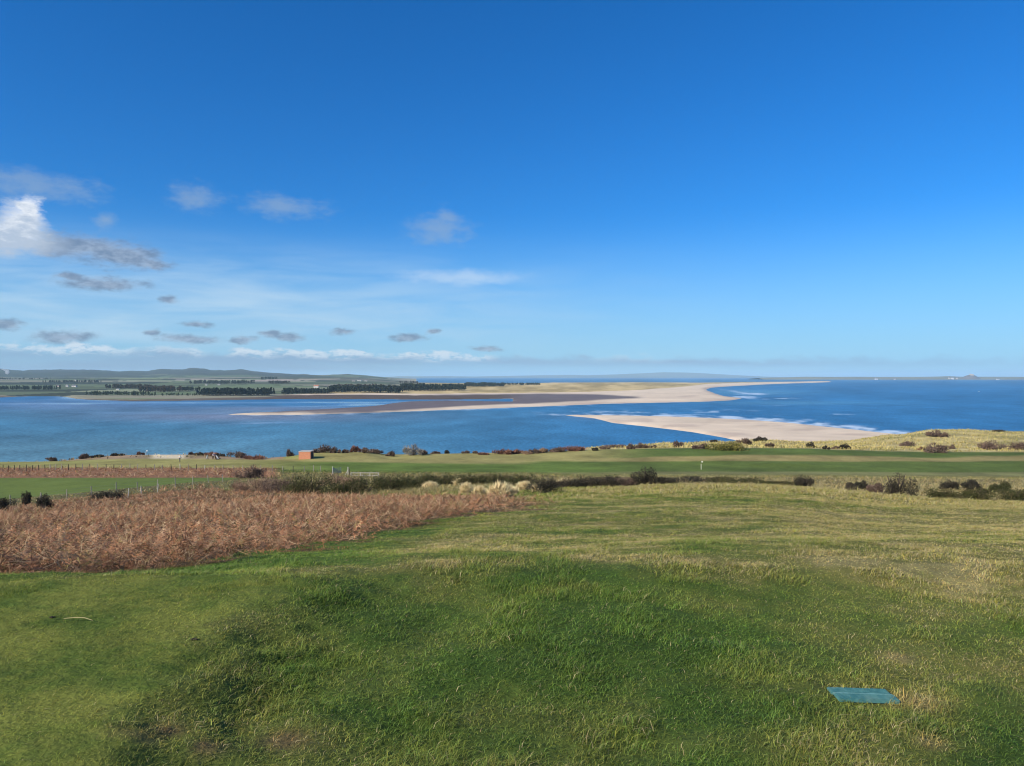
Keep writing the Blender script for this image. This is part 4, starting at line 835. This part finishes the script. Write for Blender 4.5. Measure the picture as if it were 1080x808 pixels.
# ------------------------------------------------------------------ brick hut
def brick_mat():
    m, t, p, _ = newmat('red_brick'); tc = N(t, 'ShaderNodeTexCoord'); b = N(t, 'ShaderNodeTexBrick')
    mp = N(t, 'ShaderNodeMapping'); mp.inputs['Rotation'].default_value = (R(90), 0, 0); LK(t, tc.outputs['Object'], mp.inputs[0]); LK(t, mp.outputs[0], b.inputs['Vector'])
    b.inputs['Color1'].default_value = (.66, .23, .10, 1); b.inputs['Color2'].default_value = (.55, .17, .075, 1); b.inputs['Mortar'].default_value = (.38, .28, .21, 1)
    b.inputs['Scale'].default_value = 1; b.inputs['Brick Width'].default_value = .225; b.inputs['Row Height'].default_value = .075; b.inputs['Mortar Size'].default_value = .01
    LK(t, b.outputs[0], p.inputs['Base Color']); p.inputs['Roughness'].default_value = .95; return m
M_BRICK = brick_mat(); M_CONC = plain('concrete', (.42, .40, .37), .9, .15, 3); M_SHADE = plain('dark_openings_and_shade', (.03, .028, .028), .8, .2, 4)  # M_SHADE: near-black for the hut's painted side shade and for house openings
X, Y, Z = ground_at(320, 484.5, 205, 150); hh = z_of(476.6, Y) - Z; wv = 12.4 / F * Y
h_ = thing('brick_hut', 'small flat-roofed red brick hut on the edge of the fairway', 'hut', (((315 + 327.4) / 2 - CX) / F * Y, Y + 1.6, Z))
MB().box(0, 0, hh / 2 - .1, wv, 3.2, hh + .2).build('wall', M_BRICK, h_); MB().box(0, 0, hh + .05, wv + .16, 3.36, .12, bev=.01).build('roof', M_CONC, h_)
MB().box(wv / 2 + .03, -.1, hh * .46, .05, 1.5, hh * .86).build('door_or_shade', M_SHADE, h_)  # dark sheet painting the shade on the hut's right wall

# ------------------------------------------------------------------ flagsticks
M_FLAG = plain('flag_cloth', (.62, .62, .48), .8, .05, 2)
def pin(px, yb, yt, label, flagc):
    X, Y, Z = ground_at(px, yb, 240, 150); h = z_of(yt, Y) - Z
    t = thing('flagstick', label, 'golf flag', (X, Y, Z)); MB().tube([(0, 0, -.1), (0, 0, h * .62)], .07, 8).build('pole', M_FLAG, t)
    MB().tube([(0, 0, h * .62), (0, 0, h)], .03, 8).build('pole_tip', M_WOODPOST, t)
    v = []; nx = 6
    mb = MB()
    for k in range(nx): mb.box(.04 + .07 * k, .05 * math.sin(k * 1.1), h - .17, .075, .012, .32, rz=.4 * math.cos(k * 1.1))
    mb.build('flag', flagc, t)
pin(739.5, 495.2, 486.2, 'white golf flagstick with small cream flag standing on the fairway at the right', M_FLAG)
pin(154.0, 479.0, 474.8, 'white golf flagstick at the bluff edge beyond the lone golfer', M_WHITE)

# ------------------------------------------------------------------ people
M_SKIN = plain('skin', (.55, .36, .27), .6, .05, 4)
def skinned(name, V, E, Rr, mat, parent, root=0, sub=1):
    me = bpy.data.meshes.new(name); me.from_pydata([Vector(v) for v in V], E, []); me.materials.append(mat)
    o = bpy.data.objects.new(name, me); COL.objects.link(o); o.parent = parent
    md = o.modifiers.new('skin', 'SKIN'); md.use_smooth_shade = True
    for i, r in enumerate(Rr):
        me.skin_vertices[0].data[i].radius = (r, r * (.75 if i in (0, 1, 2) and name != 'body' else 1)); me.skin_vertices[0].data[i].use_root = (i == root)
    s_ = o.modifiers.new('sub', 'SUBSURF'); s_.levels = sub; s_.render_levels = sub; return o
def person(label, loc, rz, top, legs, cap, bend=0.0, step=.18, arms=((.35, .1), (.15, .1))):
    t = thing('person', label, 'person', loc, rz); t.empty_display_size = 1
    c_, s_ = math.cos(bend), math.sin(bend)
    def up(x, y, z): y2 = y * c_ - (z - .95) * s_; z2 = .95 + y * s_ + (z - .95) * c_; return (x, y2, z2)
    V = [(0, 0, .95), up(0, 0, 1.15), up(0, 0, 1.38), up(0, -.01, 1.50), up(0, -.02, 1.62), up(0, -.02, 1.72)]; E = [(0,1),(1,2),(2,3),(3,4),(4,5)]; Rr = [.14, .13, .15, .058, .095, .07]
    hands = []
    for sg, (fy_, el_b) in ((-1, arms[0]), (1, arms[1])):
        k = len(V); sh = up(sg * .19, 0, 1.40); elb = (sg * .25, sh[1] - fy_ * .4, sh[2] - .28); wr = (sg * .22, sh[1] - fy_ - .05, sh[2] - .50 + el_b); hd = (sg * .22, wr[1] - .03, wr[2] - .08)
        V += [sh, elb, wr, hd]; E += [(2, k), (k, k+1), (k+1, k+2), (k+2, k+3)]; Rr += [.06, .046, .032, .036]; hands.append((sg, hd))
    for sg in (-1, 1):
        k = len(V); y_ = -sg * step; V += [(sg * .09, 0, .88), (sg * .10, y_ * .5 - .03, .50), (sg * .10, y_, .10), (sg * .10, y_ - .13, .045)]; E += [(0, k), (k, k+1), (k+1, k+2), (k+2, k+3)]; Rr += [.088, .062, .045, .042]
    b = skinned('body', V, E, Rr, M_SKIN, t)
    jm = plain('cloth', top, .85, .1, 5); lm = plain('cloth', legs, .85, .1, 5)
    skinned('jacket', [V[0], V[1], V[2], V[6], V[7], V[8], V[10], V[11], V[12]], [(0,1),(1,2),(2,3),(3,4),(4,5),(2,6),(6,7),(7,8)], [.165,.155,.18,.085,.068,.05,.085,.068,.05], jm, t)
    skinned('trousers', [V[0], V[14], V[15], V[16], V[18], V[19], V[20]], [(0,1),(1,2),(2,3),(0,4),(4,5),(5,6)], [.155,.112,.085,.065,.112,.085,.065], lm, t)
    hp = V[4]; m = MB(); m.sph((hp[0], hp[1] + .01, hp[2] + .06), .105, 1, 1.08, .7); m.box(hp[0], hp[1] - .12, hp[2] + .05, .15, .12, .015); m.build('cap', plain('cap_cloth', cap, .8, .05, 3), t, True)
    m = MB(); m.tube([(hp[0], hp[1] - .085, hp[2] + .03), (hp[0], hp[1] - .125, hp[2] - .015)], [.01, .018], 6); m.sph((hp[0] - .035, hp[1] - .09, hp[2] + .02), .013); m.sph((hp[0] + .035, hp[1] - .09, hp[2] + .02), .013); m.box(hp[0], hp[1] - .092, hp[2] - .05, .045, .012, .01); m.build('face', M_SKIN, t)
    for sg, hd in hands:
        m = MB()
        for q in range(4): x = hd[0] + (q - 1.5) * .018; m.tube([(x, hd[1], hd[2] - .02), (x, hd[1] - .015, hd[2] - .07), (x, hd[1] - .045, hd[2] - .09 + .006 * q)], [.010, .009, .007], 6)
        m.tube([(hd[0] - sg * .03, hd[1] - .01, hd[2] + .01), (hd[0] - sg * .045, hd[1] - .05, hd[2] - .03)], [.011, .008], 6); m.build('fingers', M_SKIN, t)
    for sg in (-1, 1): m = MB(); m.sph((sg * .10, -sg * step - .06, .045), .06, .85, 2.1, .8); m.build('shoe', M_DARKPOST, t, True)
    return t
def gp(px, yb): return ground_at(px, yb, 225, 150)
person('lone golfer in pale top and dark trousers standing on the fairway', gp(189.6, 487.2), R(160), (.42, .55, .62), (.035, .05, .07), (.8, .78, .75))
person('golfer in white top leaning over a trolley, left of the pair', gp(224.6, 484.6), R(60), (.62, .55, .58), (.025, .02, .025), (.70, .45, .45), .35)
person('golfer in dark purple jacket behind the white golf bag', gp(227.4, 484.4), R(-70), (.10, .05, .09), (.03, .02, .03), (.55, .18, .22), .45, .1)
def trolley(label, px, yb, rz, bagl, bagc):
    loc = gp(px, yb); t = thing('golf_trolley', label, 'golf trolley', loc, rz)
    for sx in (-.33, .33):
        w = MB().tube([(sx - .03, 0, .17), (sx + .03, 0, .17)], .17, 18).build('wheel', M_DARKPOST, t); w2 = MB().tube([(sx - .036, 0, .17), (sx + .036, 0, .17)], .07, 12).build('hub', M_WHITE, w)
    MB().tube([(0, .55, .12), (0, .55, .12001), (0, .55, .13)], .02, 6).build('axle', M_WIRE, t)
    MB().tube([(-.03, .55, .12), (.03, .55, .12)], .12, 14).build('wheel', M_DARKPOST, t)
    MB().tube([(-.33, 0, .17), (.33, 0, .17)], .018, 6).tube([(0, .55, .13), (0, 0, .3), (0, -.35, .95), (0, -.5, 1.02)], .02, 6).build('frame', M_DARKPOST, t)
    MB().tube([(-.12, -.5, 1.02), (.12, -.5, 1.02)], .022, 8).build('handle', M_DARKPOST, t)
    b = thing('golf_bag', bagl, 'golf bag', Vector(loc) + Vector((0, 0, .25)), rz)
    MB().tube([(0, .38, .0), (0, .1, .42), (0, -.12, .78)], [.13, .145, .14], 12).build('bag', plain('bag_cloth', bagc, .7, .08, 3), b)
    MB().tube([(.13, .22, .2), (.14, .02, .5)], [.06, .06], 8).build('pocket', plain('bag_cloth', bagc, .7, .08, 3), b)
    for k in range(6): a = k * 1.05; MB().tube([(.06 * math.cos(a), -.1 + .04 * math.sin(a), .74), (.09 * math.cos(a), -.24 + .05 * math.sin(a), 1.0 + .03 * (k % 3))], .008, 5).sph((.09 * math.cos(a) + .02, -.25 + .05 * math.sin(a), 1.02 + .03 * (k % 3)), .035, 1.3, .8, .7, 8).build('club', M_WIRE, b)
trolley('golf trolley standing alone left of the two golfers', 218.6, 484.6, R(35), 'grey and white golf bag on the trolley left of the two golfers', (.55, .60, .62))
trolley('golf trolley right beside the purple-jacketed golfer', 228.6, 484.9, R(-50), 'bright white golf bag beside the purple-jacketed golfer', (.80, .80, .80))
trolley('dark golf trolley at the right end of the group', 231.2, 484.4, R(80), 'black golf bag at the right end of the group', (.03, .03, .035))

# ------------------------------------------------------------------ far houses
M_HW = plain('white_render', (.60, .58, .55), .9, .05, .3); M_HS = plain('stone_wall', (.50, .42, .34), .9, .1, .3); M_HI = plain('grey_render', (.60, .57, .53), .9, .05, .3); M_SL = plain('slate', (.12, .12, .14), .8, .1, .5); M_TL = plain('red_tile', (.36, .16, .10), .9, .1, .5)
def house(px, yb, w, h, label, wall=None, roof=None, isl=0, cat='house', name='house'):
    if isl: Y = isl; X = (px - CX) / F * Y; Z = z_of(yb, Y)
    else: X, Y, Z = far_at(px, yb)
    if isl: w *= .75; h *= .75
    W_ = w / F * Y; H_ = h / F * Y; D_ = W_ * .6; t = thing(name, label, cat, (X, Y - (6 if isl else 0), Z), 0)
    wm = MB().box(0, 0, H_ * .3 - H_ * .3, W_, D_, H_ * 1.2).build('wall', wall or M_HW, t); wm['label'] = ''
    del wm['label']
    MB().poly([(-W_*.53, -D_*.56, H_*.58), (W_*.53, -D_*.56, H_*.58), (W_*.53, D_*.56, H_*.58), (-W_*.53, D_*.56, H_*.58), (-W_*.53, 0, H_), (W_*.53, 0, H_)], [(0,1,5,4),(2,3,4,5),(1,2,5),(3,0,4),(3,2,1,0)]).build('roof', roof or M_SL, t)
    MB().box(-W_ * .35, 0, H_ * .95, W_ * .08, D_ * .12, H_ * .3).build('chimney', wall or M_HW, t)
    for k in (-.25, .25): MB().box(W_ * k, -D_ * .5 - .02, H_ * .32, W_ * .09, .1, H_ * .18).build('window', M_SHADE, t)
    MB().box(0, -D_ * .5 - .02, H_ * .18, W_ * .09, .1, H_ * .34).build('door_or_shade', M_SHADE, t); return t
for a in [(61, 408.0, 3.2, 2.0, 'stone house at the left of the far shore hamlet'), (71, 407.8, 2.6, 2.0, 'white house in the middle of the far shore hamlet'), (78.6, 408.2, 4.6, 2.4, 'largest pale house at the right of the far shore hamlet'),
          (79.5, 401.6, 1.8, 1.3, 'tiny white house high on the hillside above the hamlet'), (124.5, 411.4, 3.0, 1.6, 'cream house among brown trees right of the hamlet'), (217.5, 406.4, 2.2, 1.4, 'white cottage left of a pair above the dark pine wood'), (231, 406.2, 2.6, 1.3, 'white cottage right of a pair above the dark pine wood'),
          (333.6, 409.0, 5.0, 3.0, 'big white farmhouse with red-tinged roof above the far wood'), (363, 408.6, 3.2, 1.6, 'low white farm building right of the big white farmhouse'), (375, 407.8, 2.2, 1.8, 'yellowish house among the far trees'), (373, 402.2, 3.4, 1.3, 'pinkish village house on the left of the inland village'), (379, 402.0, 4.0, 1.6, 'pale village house in the middle of the inland village'), (386, 402.2, 3.0, 1.2, 'small village house on the right of the inland village')]:
    house(*a, wall=M_HS if ('stone' in a[4] or 'pink' in a[4] or 'yellow' in a[4]) else M_HW, roof=M_TL if 'red' in a[4] else M_SL)
for a in [(924, 400.2, 3.6, 2.2, 'white building on the left part of the island shore'), (943.5, 400.2, 2.4, 1.6, 'small pale building left of the island village'), (1001, 399.0, 2.6, 1.6, 'pale house at the left of the island village'), (1004.5, 399.2, 2.8, 1.9, 'white house in the middle of the island village'), (1009, 399.2, 2.2, 1.5, 'small stone house at the right of the island village'), (1052, 400.3, 3.6, 1.5, 'low white building on the shore right of the castle rock')]:
    house(*a, wall=M_HI if 'white' in a[4] else M_HS, isl=10150)
# castle on its crag
YC = 10380; cz = z_of(395.9, YC); cs = thing('castle', 'small stone castle on the rocky crag of the island', 'castle', ((1024.8 - CX) / F * YC, YC, cz))
MB().box(0, 0, 4, 46, 26, 20).build('wall', M_HS, cs); MB().box(-12, 0, 10, 16, 20, 20).build('tower', M_HS, cs); MB().box(17, 0, 6, 14, 22, 16).build('battery', M_HS, cs)
for k in range(6): MB().box(-20 + k * 8, -13.2, 14.8, 4, 1.5, 2).build('battlement', M_HS, cs)
# boat
YB = CAMZ * F / (413.2 - HY); bt = thing('motor_boat', 'tiny white boat alone on the open sea at the right', 'boat', ((1032.5 - CX) / F * YB, YB, 0), R(20))
MB().poly([(-2.6,-.9,.9),(-2.6,.9,.9),(1.6,1,.95),(3.4,0,1.2),(1.6,-1,.95),(-2.4,-.6,-.2),(-2.4,.6,-.2),(1.3,.6,-.25),(2.8,0,-.1),(1.3,-.6,-.25)], [(0,1,2,3,4),(5,9,8,7,6),(0,5,6,1),(1,6,7,2),(2,7,8,3),(3,8,9,4),(4,9,5,0)]).build('hull', M_WHITE, bt)
MB().box(-.1, 0, 1.5, 1.8, 1.2, 1.2, bev=.06).build('cabin', M_WHITE, bt); MB().box(.82, 0, 1.7, .05, 1.0, .5).build('windscreen', M_SHADE, bt)
# chimney smoke on the hillside
ms = bpy.data.materials.new('smoke_air'); ms.use_nodes = True; ts = ms.node_tree; ts.nodes.clear(); os_ = N(ts, 'ShaderNodeOutputMaterial'); ps = N(ts, 'ShaderNodeVolumePrincipled'); LK(ts, ps.outputs[0], os_.inputs['Volume']); ps.inputs['Density'].default_value = .03; ps.inputs['Color'].default_value = (.95, .95, .97, 1)
Xs, Ys_, Zs = far_at(7.6, 395.0); mb = MB(); mb.sph((0, 0, 25), 24, .8, 1, 1.1); mb.sph((-16, 0, 42), 16, 1.4, 1, .6); mb.sph((-40, 0, 50), 12, 1.8, 1, .5); sm = mb.build('smoke', ms); sm.location = (Xs, Ys_, Zs); tag(sm, kind='stuff')

# ------------------------------------------------------------------ foreground small things
def rubber():
    m, t, p, _ = newmat('teal_rubber'); tc = N(t, 'ShaderNodeTexCoord'); n = noise(t, tc.outputs['Object'], 22, 6, .7); n2 = noise(t, tc.outputs['Object'], 5, 3, .6)
    c_ = mixc(t, sstep(t, n, .35, .7), (.03, .14, .15), (.075, .22, .215)); c_ = mixc(t, mth(t, 'MULTIPLY', sstep(t, n2, .5, .75), .5), c_, (.14, .22, .19)); LK(t, c_, p.inputs['Base Color']); p.inputs['Roughness'].default_value = .8
    b = N(t, 'ShaderNodeBump'); b.inputs['Strength'].default_value = .5; b.inputs['Distance'].default_value = .004; LK(t, n, b.inputs['Height']); LK(t, b.outputs[0], p.inputs['Normal']); return m
M_RUB = rubber(); M_RUBL = plain('worn_teal', (.13, .28, .28), .8, .25, 30)
pz = float(near_z(PLX, PLY)) + .004; dzx = float(near_z(PLX + .17, PLY) - near_z(PLX - .17, PLY)) / .34; dzy = float(near_z(PLX, PLY + .08) - near_z(PLX, PLY - .08)) / .16
pl = thing('tee_mat', 'worn teal green rubber tee mat sunk in the grass at lower right', 'tee mat', (PLX, PLY, pz + .014), R(-2)); pl.rotation_euler = (math.atan(dzy) * .5, -math.atan(dzx) * .5, R(-1.5))
mb = MB(); mb.box(0, .041, 0, .35, .078, .022, bev=.004); mb.box(.012, -.041, 0, .35, .078, .022, bev=.004); mb.build('mat', M_RUB, pl)
MB().box(.004, 0, .006, .345, .006, .014).build('seam', M_RUBL, pl)
mb = MB()
for k in range(44): mb.box(-.166 + k * .0077, .041, .0115, .003, .070, .003); mb.box(-.154 + k * .0077, -.041, .0115, .003, .070, .003)
mb.build('ribs', M_RUB, pl)
X, Y, Z = ground_at(85, 656); st = MB().tube([(-.12, .004, .022), (-.04, .0, .03), (.03, -.005, .03), (.10, -.025, .018)], [.002, .003, .0028, .0015], 6).build('straw_stalk', plain('straw', (.36, .30, .15), .8, .1, 20)); st.location = (X, Y, Z); tag(st, 'single dry straw stalk lying on the mown tee at the left', 'stalk')
M_SOIL = plain('soil', (.035, .026, .02), .95, .3, 30, bump=.6)
for (px, y, r, lab) in [(55, 652, .014, 'small dark clod of earth lying left of the straw stalk'), (205, 675, .016, 'small dark clod of earth on the tee right of the straw stalk')]:
    X, Y, Z = ground_at(px, y); mb = MB()
    for k in range(7): mb.sph((rng.uniform(-r, r), rng.uniform(-r, r) * .6, rng.uniform(.2, .6) * r), r * rng.uniform(.35, .6), 1.2, 1, .7, 8)
    o = mb.build('soil_clod', M_SOIL, None, True); o.location = (X, Y, Z); tag(o, lab, 'soil clod')
